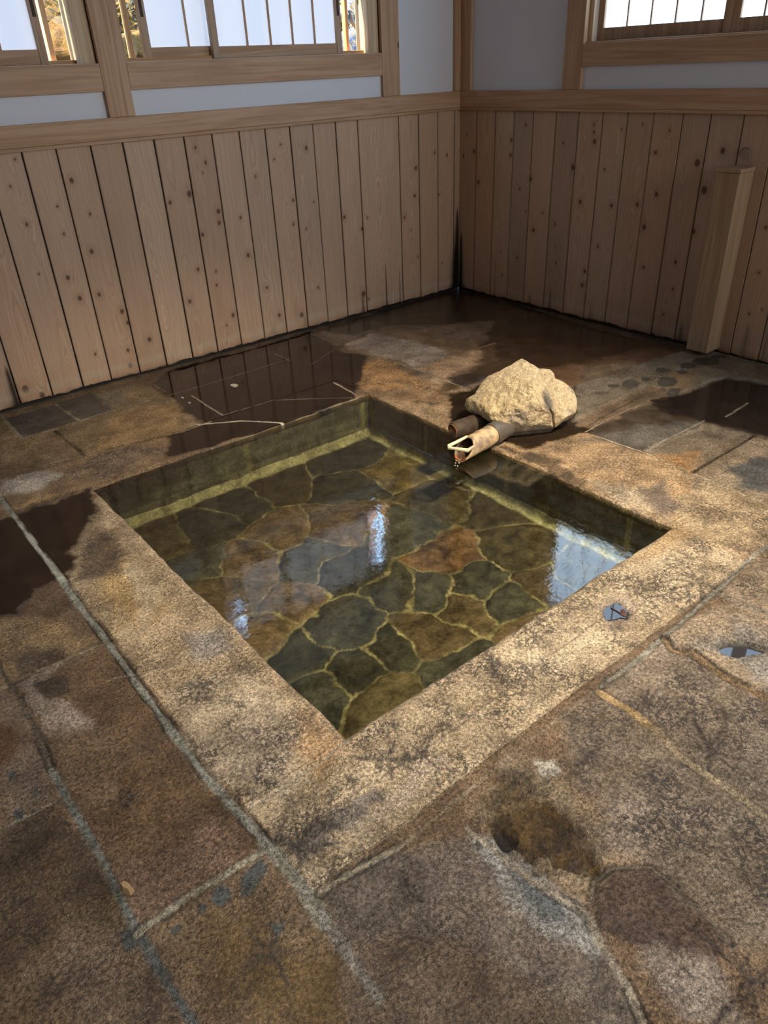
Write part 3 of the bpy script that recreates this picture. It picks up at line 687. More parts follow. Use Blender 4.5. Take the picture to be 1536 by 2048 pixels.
def basin_wall(p0, p1, joints, recess=None, streak=0):
    """vertical slab wall from p0 to p1 with mortar joints at given fractions"""
    p0 = np.array(p0); p1 = np.array(p1); ln = np.linalg.norm(p1 - p0); nrm = np.array([-(p1 - p0)[1], (p1 - p0)[0]]) / ln
    u = np.arange(0, ln + 0.006, 0.006); v = np.arange(-0.262, -0.0175, 0.006); U, V_ = np.meshgrid(u, v, indexing='ij')
    col = np.array((0.115, 0.115, 0.09)) * (1 + 0.5 * fbm(U, V_ * 4, 4, 500 + streak, 5)[..., None]) * (0.8 + 0.4 * (np.sin(V_ * 90 + 2 * fbm(U, V_, 3, 510, 3)) * 0.5 + 0.5))[..., None]
    off = 0.004 * fbm(U, V_, 8, 520 + streak, 4)
    for fr in joints:
        e = 1 - sstep(0.008, 0.017, np.abs(U - fr * ln + 0.008 * fbm(U, V_, 12, 530, 3))); col = col * (1 - e[..., None]) + np.array((0.26, 0.25, 0.14)) * e[..., None]
    e = 1 - sstep(0.004, 0.012, np.abs(V_ + 0.165 + 0.01 * fbm(U, V_, 4, 540 + streak, 4))); col = col * (1 - 0.5 * e[..., None]) + np.array((0.2, 0.2, 0.12)) * 0.5 * e[..., None]
    e = sstep(-0.205, -0.222, V_ + 0.008 * fbm(U, V_, 9, 550, 4)); col = col * (1 - e[..., None]) + np.array((0.37, 0.355, 0.235)) * e[..., None]
    off = off + 0.02 * e
    if recess:
        a, b = recess; r = sstep(a, a + .02, U / ln) * (1 - sstep(b - .05, b, U / ln)) * sstep(-0.213, -0.207, V_) * (1 - sstep(-0.178, -0.172, V_))
        off = off - 0.05 * r; col = col * (1 - 0.6 * r[..., None])  # colour darkened as well, painting the shade inside the recess
    P = p0[None, None] + (p1 - p0)[None, None] / ln * U[..., None] + nrm * off[..., None]
    k = np.arange(u.size * v.size).reshape(u.size, v.size); q = np.stack([k[:-1, :-1], k[1:, :-1], k[1:, 1:], k[:-1, 1:]], -1).reshape(-1, 4)
    gridmesh('basin_wall', plocal(np.concatenate([P, V_[..., None]], -1).reshape(-1, 3)), q, M_BAS, {'Col': np.clip(col, .005, .8).reshape(-1, 3)}, pool)


g_ = 0.002
basin_wall((PX1 + g_, PY1 + g_), (PX0 - g_, PY1 + g_), [0.03, 0.5, 0.97], None, 1)       # far-left side, faces the camera
basin_wall((PX1 + g_, PY0 - g_), (PX1 + g_, PY1 + g_), [0.1, 0.45, 0.75, 0.985], (0.72, 0.975), 2)   # right side
basin_wall((PX0 - g_, PY0 - g_), (PX1 + g_, PY0 - g_), [0.3, 0.7], None, 3)
basin_wall((PX0 - g_, PY1 + g_), (PX0 - g_, PY0 - g_), [0.5], None, 4)

boxes('basin_sky_block', [(PX0 - .06 - OX, PX0 - .012 - OX, PY0 - .06 - OY, PY1 + .06 - OY, -.32, -.03), (PX1 + .012 - OX, PX1 + .06 - OX, PY0 - .06 - OY, PY1 + .06 - OY, -.32, -.03),
                    (PX0 - .012 - OX, PX1 + .012 - OX, PY0 - .06 - OY, PY0 - .012 - OY, -.32, -.03), (PX0 - .012 - OX, PX1 + .012 - OX, PY1 + .012 - OY, PY1 + .06 - OY, -.32, -.03)], M_BLACK, pool, 0)  # unseen black boxes, added to block sky leaking through the rim gap

# water
t = NT('clear_spring_water'); p = t.pos()
tr = t.n('ShaderNodeBsdfTransparent', {'Color': (0.78, 0.80, 0.67, 1)})
gl = t.n('ShaderNodeBsdfGlossy', {'Color': (1, 1, 1, 1), 'Roughness': 0.0})
rip = t.math('ADD', t.math('MULTIPLY', t.noise(t.scl(p, (7, 7, 1)), 1.0, 3, 0.5, 0.4), 1.0), t.math('MULTIPLY', t.noise(t.scl(p, (60, 60, 1)), 1.0, 4, 0.6, 0.8), 0.12))
bp = t.n('ShaderNodeBump', {'Height': rip, 'Strength': 0.14, 'Distance': 0.008})
t.t.links.new(bp.outputs[0], gl.inputs['Normal'])
fr = t.n('ShaderNodeFresnel', {'IOR': 1.36}); t.t.links.new(bp.outputs[0], fr.inputs['Normal'])
mx = t.n('ShaderNodeMixShader'); t.t.links.new(t.math('MULTIPLY', fr.outputs[0], 1.9, clamp=True), mx.inputs[0])
t.t.links.new(tr.outputs[0], mx.inputs[1]); t.t.links.new(gl.outputs[0], mx.inputs[2]); t.t.links.new(mx.outputs[0], t.out.inputs['Surface'])
M_WATER = t.m
nwx, nwy = 72, 86
wv = [(PX0 - .006 + (PX1 - PX0 + .012) * i / nwx, PY0 - .006 + (PY1 - PY0 + .012) * j / nwy, WL) for i in range(nwx + 1) for j in range(nwy + 1)]
wf = [(i * (nwy + 1) + j, (i + 1) * (nwy + 1) + j, (i + 1) * (nwy + 1) + j + 1, i * (nwy + 1) + j + 1) for i in range(nwx) for j in range(nwy)]
tag(raw('pool_water', wv, wf, M_WATER, None, True), 'clear greenish hot spring water filling the sunken stone bath, reflecting the windows', 'water', kind='stuff')

# ------------------------------------------------------------------ WALL BOARDS
PH = np.array([(285, 262, 9), (270, 650, 9), (317, 732, 9), (358, 395, 6), (395, 718, 8), (365, 545, 9), (487, 785, 9), (510, 830, 8), (596, 897, 10), (678, 350, 8), (755, 315, 12), (790, 617, 8), (758, 745, 9), (820, 190, 7), (780, 130, 6), (810, 230, 4), (872, 385, 10),
               (875, 430, 8), (808, 478, 8), (865, 680, 6), (862, 625, 5), (960, 410, 7), (990, 560, 9), (1065, 690, 7), (1020, 245, 5), (1095, 177, 5), (1120, 118, 5), (1222, 132, 8), (1170, 340, 7), (1172, 437, 6), (1253, 347, 4), (1222, 455, 5), (1270, 690, 6), (1375, 408, 9),
               (1447, 455, 9), (1467, 410, 5), (1473, 737, 6), (1452, 715, 14), (100, 1095, 14), (167, 1118, 12), (520, 1000, 10), (930, 800, 9), (905, 840, 5), (105, 437, 7), (153, 635, 4), (253, 475, 5), (228, 365, 5), (58, 177, 5), (40, 285, 5), (1205, 800, 12), (1115, 800, 9), (380, 955, 6), (510, 940, 7)], float)
KL = [(*L(a / 2, b / 2 + 230), r / 2 / 430.0) for a, b, r in PH]
PR = [(200, 150, 5), (125, 212, 8), (120, 323, 7), (217, 318, 5), (80, 410, 6), (107, 460, 4), (135, 565, 5), (230, 592, 4), (250, 160, 6)]
KL += [(*L(a / 2 + 768, b / 2 + 230), r / 2 / 380.0) for a, b, r in PR]
PRR = [(333, 78, 4), (363, 145, 8), (320, 165, 6), (510, 160, 8), (513, 100, 8), (570, 40, 5), (720, 112, 5), (758, 210, 10), (845, 105, 9), (885, 218, 5), (545, 295, 5), (590, 255, 8), (637, 392, 6), (685, 435, 6), (685, 525, 4), (690, 590, 5), (600, 460, 9), (535, 570, 5), (475, 640, 5), (470, 548, 4), (380, 268, 9), (912, 362, 8),
       (787, 347, 8), (858, 525, 6), (1043, 448, 10), (1015, 357, 8), (1092, 317, 8), (1145, 62, 5), (1090, 150, 7), (1255, 192, 12), (1357, 143, 10), (1283, 300, 13), (1168, 588, 7), (1240, 465, 9), (1157, 697, 5), (1120, 797, 5), (1042, 608, 6), (805, 625, 8), (795, 680, 9), (570, 385, 4), (953, 55, 4), (1530, 450, 6), (1503, 630, 5), (1515, 778, 4),
       (1463, 795, 5), (842, 38, 5), (842, 68, 5), (1037, 38, 4)]
KR = [(*R(a / 2 + 768, b / 2 + 230), r / 2 / 400.0) for a, b, r in PRR]
ZT = 1.16


def board_wall(name, bounds, knots, tomap, tone, stains, parent_struct=True):
    """vertical boards between successive bounds; tomap(u, off, z) -> xyz, off>0 = into the room"""
    Vs = []; Fs = []; Cs = []; Ph = []; base = 0; kn = np.array(knots)
    for b in range(len(bounds) - 1):
        a0, a1 = sorted((bounds[b], bounds[b + 1])); rg = random.Random(b * 13 + len(name))
        gap = rg.uniform(0.0018, 0.0036) if name == 'wall_left' else rg.uniform(0.0010, 0.0022); u0, u1 = a0 + gap, a1 - gap; w_ = u1 - u0
        n = max(4, int(w_ / 0.0045)); u = np.r_[u0, u0, u0 + 0.0018, np.linspace(u0 + 0.004, u1 - 0.004, n), u1 - 0.0018, u1, u1]
        off = np.r_[-0.02, -0.003, 0.0, np.zeros(n), 0.0, -0.003, -0.02] + rg.uniform(-0.0012, 0.0012)
        zz = np.r_[0.0, np.linspace(0.004, ZT, 200)]
        U, ZZ = np.meshgrid(u, zz, indexing='ij'); OFF = np.repeat(off[:, None], len(zz), 1)
        # ragged foot
        foot = 0.020 + 0.010 * (fbm(U * 1.0, U * 0 + b, 20, 600 + b, 4) + 0.3)
        ZZ = np.where(ZZ < 0.03, foot + ZZ * (0.03 - foot) / 0.03, ZZ)
        br = tone * rg.uniform(0.90, 1.08); hue = rg.uniform(-1, 1)
        col = np.ones(U.shape + (3,)) * np.array((0.55 * br, (0.383 + 0.012 * hue) * br, (0.262 + 0.014 * hue) * br))
        col *= (1 + 0.08 * fbm(U * 6, ZZ, 3, 610 + b, 4))[..., None]
        # growth-ring phase
        f = rg.choice([260, 330, 200]); centre = (u0 + u1) / 2 + rg.uniform(-.04, .04); dd = U - centre + 0.010 * fbm(U, ZZ, 2.2, 620 + b, 3)
        flat = rg.random() < 0.55
        if flat: ph = f * 0.9 * np.sqrt(dd ** 2 + 0.0006 + 0.0008 * (np.sin(ZZ * rg.uniform(2.5, 5) + rg.uniform(0, 6)) + 1)) + 6 * fbm(U, ZZ, 3, 630 + b, 3)
        else: ph = f * 0.8 * dd + 5 * fbm(U * .6, ZZ, 2.5, 630 + b, 3)
        ph = ph + b * 57.0
        for ku, kz, kr in kn:
            if ku < u0 - 0.05 or ku > u1 + 0.05: continue
            r2 = ((U - ku) / (kr * 1.0)) ** 2 + ((ZZ - kz) / (kr * 1.25)) ** 2; rr = np.sqrt(r2)
            ph = ph + 5.5 * np.exp(-(((U - ku) / (kr * 2.6)) ** 2 + ((ZZ - kz) / (kr * 6.0)) ** 2))
            m = 1 - sstep(0.55, 1.15, rr)
            ring = np.exp(-((rr - 0.85) / 0.22) ** 2)
            col = col * (1 - 0.86 * np.maximum(m * 0.95, ring * 0.85)[..., None] * (np.array((0.94, 0.98, 1.0))))
            halo = np.exp(-((rr - 1.9) / 0.9) ** 2); col *= (1 - 0.13 * halo[..., None] * np.array((0.6, 1, 1.3)))
        # general foot weathering
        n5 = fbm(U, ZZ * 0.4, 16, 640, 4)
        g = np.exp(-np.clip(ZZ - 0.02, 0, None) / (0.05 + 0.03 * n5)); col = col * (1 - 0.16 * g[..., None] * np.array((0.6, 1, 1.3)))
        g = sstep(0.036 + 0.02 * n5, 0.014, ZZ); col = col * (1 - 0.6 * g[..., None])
        g = np.exp(-((ZZ - 0.075 - 0.02 * n5) / 0.022) ** 2) * 0.3; col = col * (1 - g[..., None]) + np.array((0.60, 0.54, 0.42)) * tone * g[..., None]
        for (su, sz0, sz1, sw, amt, sc_) in stains:      # vertical streak stains
            if su < u0 - 0.1 or su > u1 + 0.1: continue
            h = np.clip((sz1 - ZZ) / (sz1 - sz0), 0, 1); ww = sw * (0.15 + 0.85 * h) * (1 + 0.4 * fbm(U * 0, ZZ, 14, 650, 3))
            m = np.exp(-((U - su) / ww) ** 2 * 1.2) * sstep(sz1, sz1 - 0.06, ZZ) * amt * sstep(sz0 - .02, sz0 + .01, ZZ)
            col = col * (1 - m[..., None]) + np.array(sc_) * m[..., None]
        edge_ = np.minimum(U - u0, u1 - U); col *= (1 - 0.35 * np.exp(-edge_ / 0.003))[..., None]
        col[0] = col[-1] = 0.02
        P = tomap(U, OFF, ZZ); k = base + np.arange(U.size).reshape(U.shape)
        q = np.stack([k[:-1, :-1], k[1:, :-1], k[1:, 1:], k[:-1, 1:]], -1).reshape(-1, 4)
        Vs.append(P.reshape(-1, 3)); Fs.append(q); Cs.append(col.reshape(-1, 3)); Ph.append(ph.ravel()); base += U.size
    return gridmesh(name, np.concatenate(Vs), np.concatenate(Fs), M_BOARD, {'Col': np.clip(np.concatenate(Cs), .004, .9), 'phase': np.concatenate(Ph)}, None, False)


tops = [L(42.5, 307)[0]] + [v * 1.15 for v in (-2.261, -2.120, -1.981, -1.841, -1.7, -1.562, -1.423, -1.283, -1.144, -1.010, -0.872, -0.732)] + [L(x_, y_)[0] for x_, y_ in ((795.5, 232), (835.5, 228), (874, 225), (908, 221))]
bl = [-4.9, -4.75, -4.6, -4.45, -4.3, -4.14, -3.98, -3.83, -3.67, -3.51, -3.36, -3.2] + [L(44, 815)[0], L(107, 797)[0]] + tops + [0.0]
br_ = [0.0] + [R(768 + x_ / 2, 231)[0] for x_ in (375, 450)] + [v * 1.15 for v in (-0.413, -0.543, -0.692, -0.831, -0.973, -1.110, -1.248, -1.391, -1.522)] + [-1.92, -2.08, -2.235, -2.40, -2.56, -2.72, -2.88, -3.04, -3.2, -3.5, -3.8, -4.1, -4.4, -4.7, -5.0, -5.45]
BLK = (0.008, 0.006, 0.004); DB = (0.07, 0.045, 0.025)
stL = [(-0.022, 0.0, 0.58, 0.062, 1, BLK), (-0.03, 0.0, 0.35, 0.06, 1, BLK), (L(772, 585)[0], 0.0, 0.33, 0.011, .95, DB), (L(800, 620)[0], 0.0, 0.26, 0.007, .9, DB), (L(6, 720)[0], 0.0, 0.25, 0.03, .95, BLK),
       (L(725, 605)[0], 0.0, 0.16, 0.018, .8, DB), (L(785, 590)[0], 0.0, 0.16, 0.006, .8, (.6, .58, .52)), (L(610, 640)[0], 0.0, 0.12, 0.03, .6, (0.2, 0.13, 0.07)), (L(545, 660)[0], 0.0, 0.1, 0.05, .4, (0.25, 0.15, 0.08))]
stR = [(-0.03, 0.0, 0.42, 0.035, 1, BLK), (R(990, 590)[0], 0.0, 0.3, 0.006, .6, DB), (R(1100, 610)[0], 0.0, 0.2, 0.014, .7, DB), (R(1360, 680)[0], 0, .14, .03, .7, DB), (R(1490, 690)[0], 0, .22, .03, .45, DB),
       (R(1060, 600)[0], 0, .12, .02, .6, DB), (R(1180, 640)[0], 0, .14, .02, .4, DB), (R(1530, 700)[0], 0, .3, .012, .5, DB)]
tl_ = lambda U, O, ZZ: np.stack([U, -0.006 - O, ZZ], -1)
tr_ = lambda U, O, ZZ: np.stack([-0.006 - O, U, ZZ], -1)
tag(board_wall('wall_left', bl, KL, tl_, 0.92, stL), kind='structure')
tag(board_wall('wall_right', br_, KR, tr_, 0.86, stR), kind='structure')  # lower tone paints this wall's dimmer light into the boards

# solid walls behind the boards, with window openings
WT = 2.12; WB = 1.48
wl = boxes('wall_left_plaster', [(RX0, 0.13, 0.016, 0.13, -0.05, 1.16), (RX0, 0.13, 0.0, 0.13, 1.16, WB), (RX0, -4.2, 0, .13, WB, RZ), (-2.32, -2.19, 0, .13, WB, RZ), (-0.65, 0.13, 0, .13, WB, RZ), (-4.2, -0.65, 0, .13, WT, RZ)], M_PLASTER, None, 0)
wr = boxes('wall_right_plaster', [(0.016, 0.13, RY0, 0.0, -0.05, 1.16), (0.0, 0.13, RY0, 0.0, 1.16, WB), (0, .13, -0.95, 0, WB, RZ), (0, .13, RY0, -3.9, WB, RZ), (0, .13, -3.9, -0.95, WT + .15, RZ)], M_PLASTER, None, 0)
boxes('wall_left_foot_gap', [(RX0, 0.01, 0.0155, 0.017, -0.02, 0.2)], M_BLACK, wl, 0); boxes('wall_right_foot_gap', [(0.0155, 0.017, RY0, 0.01, -0.02, 0.2)], M_BLACK, wr, 0)
wb = boxes('wall_rear', [(RX0, 0.13, RY0 - .13, RY0, -0.05, RZ)], M_PLASTER, None, 0); ws = boxes('wall_side', [(RX0 - .13, RX0, RY0, 0.13, -0.05, RZ)], M_PLASTER, None, 0)
ce = boxes('ceiling', [(RX0 - .13, 0.13, RY0 - .13, 0.13, RZ, RZ + .08)], M_CEIL, None, 0)
for o in (wl, wr, wb, ws, ce): tag(o, kind='structure')

# rails, beams and posts
Y_ = -0.022
T = []
T.append(boxes('trim_1', [(RX0, 0.0, Y_, 0.0, 1.166, 1.257), (RX0, 0.0, Y_ - .004, 0.0, 1.150, 1.1655)], WX))
T.append(boxes('trim_2', [(Y_, 0.0, RY0, Y_, 1.166, 1.257), (Y_ - .004, 0.0, RY0, Y_ - .004, 1.150, 1.1655)], WY))
T.append(boxes('trim_3', [(-2.32, -2.192, Y_, 0.13, 1.258, RZ)], WZ)); T.append(boxes('trim_4', [(-0.65, -0.52, Y_, 0.13, 1.258, RZ)], WZ))
T.append(boxes('trim_5', [(-4.3, -2.321, Y_, 0.0, 1.366, 1.478), (-4.3, -2.321, 0.0, 0.05, WB - .012, WB)], WX)); T.append(boxes('trim_6', [(-2.191, -0.651, Y_, 0.0, 1.366, 1.478), (-2.191, -.651, 0, .05, WB - .012, WB)], WX))
T.append(boxes('trim_7', [(Y_, 0.13, -0.958, -0.832, 1.258, RZ)], WZ)); T.append(boxes('trim_8', [(Y_, 0.0, -4.0, -0.959, 1.366, 1.472)], WY))
T.append(boxes('trim_9', [(-0.068, 0.0, Y_, 0.0, 1.258, RZ), (Y_, 0.0, -0.108, -0.0225, 1.258, RZ)], WZ))
T.append(boxes('trim_10', [(-4.3, -0.651, Y_, 0.13, WT, WT + .1)], WX)); T.append(boxes('trim_11', [(Y_, 0.13, -4.0, -0.959, WT + .15, WT + .25)], WY))
for o in T: tag(o, kind='structure')


# ------------------------------------------------------------------ WINDOWS
def sash_x(win, x0, x1, yf, mun, mat=WZ, slot=None, zb=1.482, zp=1.54):
    """sliding paper screen in the left wall: x0..x1, front face yf"""
    st = 0.036; d = 0.028
    s = boxes('sliding_screen', [(x0, x0 + st, yf, yf + d, zb, WT), (x1 - st, x1, yf, yf + d, zb, WT)], WSCR, win)
    boxes('screen_rail', [(x0 + st, x1 - st, yf + .002, yf + d, zb, zp), (x0 + st, x1 - st, yf + .002, yf + d, WT - .04, WT)], WX, s)
    boxes('paper', [(x0 + st, x1 - st, yf + .016, yf + .018, zp - .005, WT - .03)], M_PAPL, s, 0)
    for m in mun: boxes('muntin', [(m - .004, m + .004, yf + .006, yf + .0155, zp, WT - .03)], mat, s, 0)
    boxes('muntin', [(x0 + st, x1 - st, yf + .006, yf + .0155, 1.80, 1.808)], mat, s, 0)
    if slot: boxes('finger_slot', [(slot - .008, slot + .008, yf - .0008, yf + .001, 1.66, 1.78)], M_SLOT, s, 0)
    return s


WSCR = mat_wood('screen_cedar', 2, (0.47, 0.33, 0.22), 13.0)


def xat(px, py, y): return L(px, py, y)[0]


win1 = empty('window_1', (0, 0, 0), kind='structure')
xr = xat(100, 130, .045)
sash_x(win1, -3.75, xr, .045, [xat(2, 99, .05), xat(2, 99, .05) - .17, xat(2, 99, .05) - .34, xat(2, 99, .05) - .51], WZ, xr - .018)
boxes('jamb', [(-2.395, -2.321, .006, .12, WB, WT)], WPALE, win1)
boxes('outer_sill', [(-4.2, -2.321, .052, .125, WB - .002, WB + .016)], WSILL, win1)
lat = empty('lattice', parent_ := (0, 0, 0)); lat.parent = win1
for xx in (xat(100, 100, .11), xat(152, 110, .11)): boxes('lattice_bar', [(xx - .014, xx + .012, .085, .125, WB, WT)], WPALE if xx > -2.5 else WSILLZ, lat)
win2 = empty('window_2', (0, 0, 0), kind='structure')
boxes('jamb', [(-0.725, -0.651, .006, .12, WB, WT)], WPALE, win2); boxes('jamb', [(-2.191, -2.178, .0, .12, WB, WT)], WZ, win2)
boxes('outer_sill', [(-2.191, -0.651, .052, .125, WB - .002, WB + .016)], WSILL, win2)
xb0, xb1 = xat(293, 118, .07), xat(452, 108, .07); xc0, xc1 = xat(429, 116, .035), xat(686, 107, .035)
sash_x(win2, xb0, xb1 + .02, .072, [xat(379, 90, .075)], WZ, xb0 + .016, zp=1.537)
sash_x(win2, xc0, xc1, .036, [xat(x_, y_, .04) for x_, y_ in ((496, 84), (543, 82), (587, 80), (631, 79))], WZ, xc1 - .018, zp=1.533)
lat = empty('lattice', (0, 0, 0)); lat.parent = win2
for xx in (xat(262, 100, .11), xat(691, 60, .11), xat(724, 60, .11)): boxes('lattice_bar', [(xx - .011, xx + .011, .095, .125, WB, WT)], WSILLZ, lat)

win3 = empty('window_3', (0, 0, 0), kind='structure'); TR = WT + .15
boxes('jamb', [(.012, .12, -0.985, -0.959, WB - .008, TR)], WPALE, win3)
boxes('sill', [(-.004, .12, -4.0, -0.959, WB - .008, WB)], WY, win3)


def sash_y(y0, y1, xf, mun):
    st = .040
    s = boxes('sliding_screen', [(xf, xf + .028, y0, y0 + st, WB + .001, TR), (xf, xf + .028, y1 - st, y1, WB + .001, TR), (xf + .002, xf + .028, y0 + st, y1 - st, WB + .001, 1.538), (xf + .002, xf + .028, y0 + st, y1 - st, TR - .04, TR)], mat_r, win3)
    boxes('paper', [(xf + .016, xf + .018, y0 + st, y1 - st, 1.533, TR - .03)], M_PAPR, s, 0)
    for m in mun: boxes('muntin', [(xf + .006, xf + .0155, m - .004, m + .004, 1.538, TR - .03)], mat_r, s, 0)


mat_r = mat_wood('window_screen_cedar', 2, (0.42, 0.26, 0.155), 11.0)
sash_y(-1.745, -0.992, .04, [-1.171, -1.310, -1.448, -1.587])
sash_y(-2.505, -1.746, .041, [-1.895, -2.035, -2.175, -2.315]); sash_y(-3.26, -2.506, .041, [-2.65, -2.80, -2.95, -3.10]); sash_y(-3.9, -3.261, .041, [-3.42, -3.56, -3.70])

# ------------------------------------------------------------------ OUTSIDE: rocky bank beyond the left wall
def mat_rock(name, a, b, dark=(0.05, 0.04, 0.03), sc_=9, bump=0.02):
    t = NT(name, 0.75); p = t.pos(); n = t.noise(p, sc_, 9, 0.66, 0.4); n2 = t.noise(p, sc_ * 7, 6, 0.7)
    c = t.mix(t.mapr(n, 0.35, 0.65, 0, 1), a, b); c = t.mix(t.mapr(n2, 0.36, 0.5, 0.55, 0.0), c, dark)
    t.col(c); t.bump(t.math('ADD', n, t.math('MULTIPLY', n2, 0.35)), 0.8, bump)
    return t.m


M_BANK = mat_rock('bank_soil', (0.05, 0.033, 0.014), (0.02, 0.014, 0.007)); M_BOUL = mat_rock('bank_boulder', (0.20, 0.11, 0.018), (0.09, 0.05, 0.01), (0.02, 0.013, 0.007))
gx, gz = np.meshgrid(np.linspace(-7, 3.5, 130), np.linspace(0, 1, 40), indexing='ij')
topz = np.interp(gx, [-7, -1.1, -0.3, 3.5], [4.0, 3.95, 3.25, 3.2])
bank = np.stack([gx, 1.1 + 1.3 * gz + 0.3 * fbm(gx, gz * 2, 1.5, 700, 4), -0.2 + (topz + .2) * gz ** 0.8 + 0.18 * fbm(gx, gz * 3, 2.5, 710, 4)], -1)
k = np.arange(gx.size).reshape(gx.shape); q = np.stack([k[:-1, :-1], k[:-1, 1:], k[1:, 1:], k[1:, :-1]], -1).reshape(-1, 4)
tag(gridmesh('hillside', bank.reshape(-1, 3), q, M_BANK, {}), kind='structure')
tag(boxes('ground', [(-8, 4, 0.131, 6, -0.3, -0.06)], M_BANK, None, 0), kind='structure')


def rock_mesh(rad, seed, sub=4, rough=0.16):
    bm = bmesh.new(); bmesh.ops.create_icosphere(bm, subdivisions=sub, radius=1)
    V = np.array([v.co[:] for v in bm.verts]); rr = np.random.RandomState(seed)
    for _ in range(11):
        n = rr.normal(size=3); n /= np.linalg.norm(n); d = rr.uniform(.62, .85); e = V @ n; V -= np.outer(np.clip(e - d, 0, None) * .92, n)
    V *= (1 + rough * fbm3(V, 1.8, seed, 5))[:, None]; V *= np.array(rad)
    for v, c in zip(bm.verts, V): v.co = c
    me = bpy.data.meshes.new('boulder'); bm.to_mesh(me); bm.free(); return me


M_GREYB = mat_rock('shaded_grey_boulder', (0.13, 0.16, 0.22), (0.05, 0.06, 0.08), (.015, .015, .02))  # for two grey stones, tinted bluish to paint in their shade
blds = [((25, 60, 1.5), (.16, .14, .14), 'leftmost of the boulders seen through the left window gap'), ((130, 85, 1.1), (.20, .16, .13), 'large sunlit yellow boulder low in the left window gap'), ((110, 20, 1.5), (.22, .2, .16), 'upper yellow boulder in the left window gap'),
        ((150, 45, 1.45), (.12, .12, .10), 'smaller boulder behind the white bar of the left window gap'), ((245, 95, 1.2), (.09, .08, .08), 'grey stone low in the gap right of the thick post'),
        ((280, 90, 1.2), (.10, .09, .08), 'pale rounded stone low beside the second screen edge'), ((240, 30, 1.5), (.13, .12, .11), 'sunlit boulder high in the gap right of the thick post'), ((85, 110, 1.1), (.09, .08, .08), 'small stone beside the left paper screen'),
        ((712, 85, 1.4), (.16, .12, .12), 'grey stone in the narrow right gap below the branch'), ((705, 25, 1.5), (.16, .14, .14), 'grey stone in the narrow right gap above the branch')]
for k, ((px_, py_, dist), rad, lb) in enumerate(blds):
    o = link('boulder', rock_mesh(rad, 40 + k), M_BOUL if k < 8 else M_GREYB); pt = at(px_, py_, 1, dist); o.location = pt
    tag(o, lb, 'boulder', 'boulders on the bank outside the left windows')
# broadleaf shrub behind, countless leaves
M_LEAF = mat_plain('shrub_leaf', (0.10, 0.07, 0.01), 0.5, 8, 0.5, 0); lv = []; lf = []
rg = random.Random(3)
def leafcloud(px_, py_, dist, spread, n, size):
    c = at(px_, py_, 1, dist)
    for _ in range(n):
        p_ = Vector(c) + Vector((rg.gauss(0, spread[0]), rg.gauss(0, .08), rg.gauss(0, spread[1])))
        a = Vector((rg.uniform(-1, 1), rg.uniform(-1, 1), rg.uniform(-1, 1))).normalized(); b = a.cross(Vector((rg.uniform(-1, 1), rg.uniform(-1, 1), 1))).normalized(); s_ = size * rg.uniform(.6, 1.3); i = len(lv)
        lv.extend([p_ - a * s_, p_ - a * s_ * .2 + b * s_ * .35, p_ + a * s_, p_ - a * s_ * .2 - b * s_ * .35]); lf.append((i, i + 1, i + 2, i + 3))
leafcloud(275, 50, 1.25, (.09, .16), 520, .022); leafcloud(130, 10, 1.3, (.15, .08), 260, .022); leafcloud(250, 20, 1.35, (.05, .12), 160, .02); leafcloud(712, 40, 1.2, (.06, .18), 200, .022)
tag(raw('shrub_leaves', lv, lf, M_LEAF), 'sunlit yellow green shrub leaves outside the left windows', 'leaves', kind='stuff')
M_BR = mat_plain('branch_bark', (0.10, 0.06, 0.03), 0.8, 30, .4)
tag(tube('branch', [at(698, 20, 1, 1.0), at(706, 45, 1, 1.0), at(722, 72, 1, 1.0), at(745, 90, 1, 1.0), at(800, 150, 1, 1.05)], [.010, .012, .013, .014, .016], M_BR), 'bent dark branch crossing the narrow right window gap', 'branch')

# ------------------------------------------------------------------ CASING POST on the right wall
post = empty('wall_post', (-0.065, -1.96, 0.037), label='short square pale wooden post boxed against the right wall with a flat cap', cat='post')
def lb(bl_): return [(a + .065, b + .065, c + 1.96, d + 1.96, e - .037, f - .037) for a, b, c, d, e, f in bl_]
boxes('shaft', lb([(-0.135, -0.007, -2.02, -1.90, 0.037, 0.913)]), WPOST, post, .003)
boxes('cap', lb([(-0.139, -0.007, -2.023, -1.897, 0.913, 0.931)]), WPOST, post, .002)
M_WIRE = NT('wire_metal', .35); M_WIRE.b.inputs['Metallic'].default_value = 1; M_WIRE.col((.25, .2, .16)); M_WIRE = M_WIRE.m
yz = [R(a, b, -.012) for a, b in ((1479, 312), (1481, 303), (1487, 296), (1494, 296), (1499, 302), (1497, 312), (1495, 318))]
tag(tube('wire_hook', [(-.012 if 0 < i < 6 else -.006, a, b) for i, (a, b) in enumerate(yz)], .0022, M_WIRE, None, 8), 'small bent wire hook on the right wall just above the post cap', 'hook')

# ------------------------------------------------------------------ ROCK
base = at(1040, 885, 2, 0.0); hd = ray(1045, 805); horiz = np.array([hd[0], hd[1]]) / np.hypot(hd[0], hd[1])
tdist = np.linalg.norm((base - CAM)[:2]) + 0.15
cdir = ray(1045, 805); Cc = CAM + cdir * (tdist / np.hypot(cdir[0], cdir[1])); dep = tdist / np.hypot(cdir[0], cdir[1])   # z-depth along the view axis
Rv, Uv, Wv = RM[:, 0], RM[:, 1], -RM[:, 2]; wdir = cdir / np.linalg.norm(cdir)
sil = [(922, 812), (930, 798), (950, 788), (963, 766), (976, 752), (1000, 743), (1022, 730), (1043, 716), (1060, 727), (1078, 738), (1100, 739), (1108, 748), (1110, 757), (1130, 766), (1146, 778), (1155, 798), (1154, 816), (1148, 832), (1124, 845), (1105, 858), (1078, 882), (1045, 886), (1015, 872), (992, 848), (960, 830), (930, 822)]
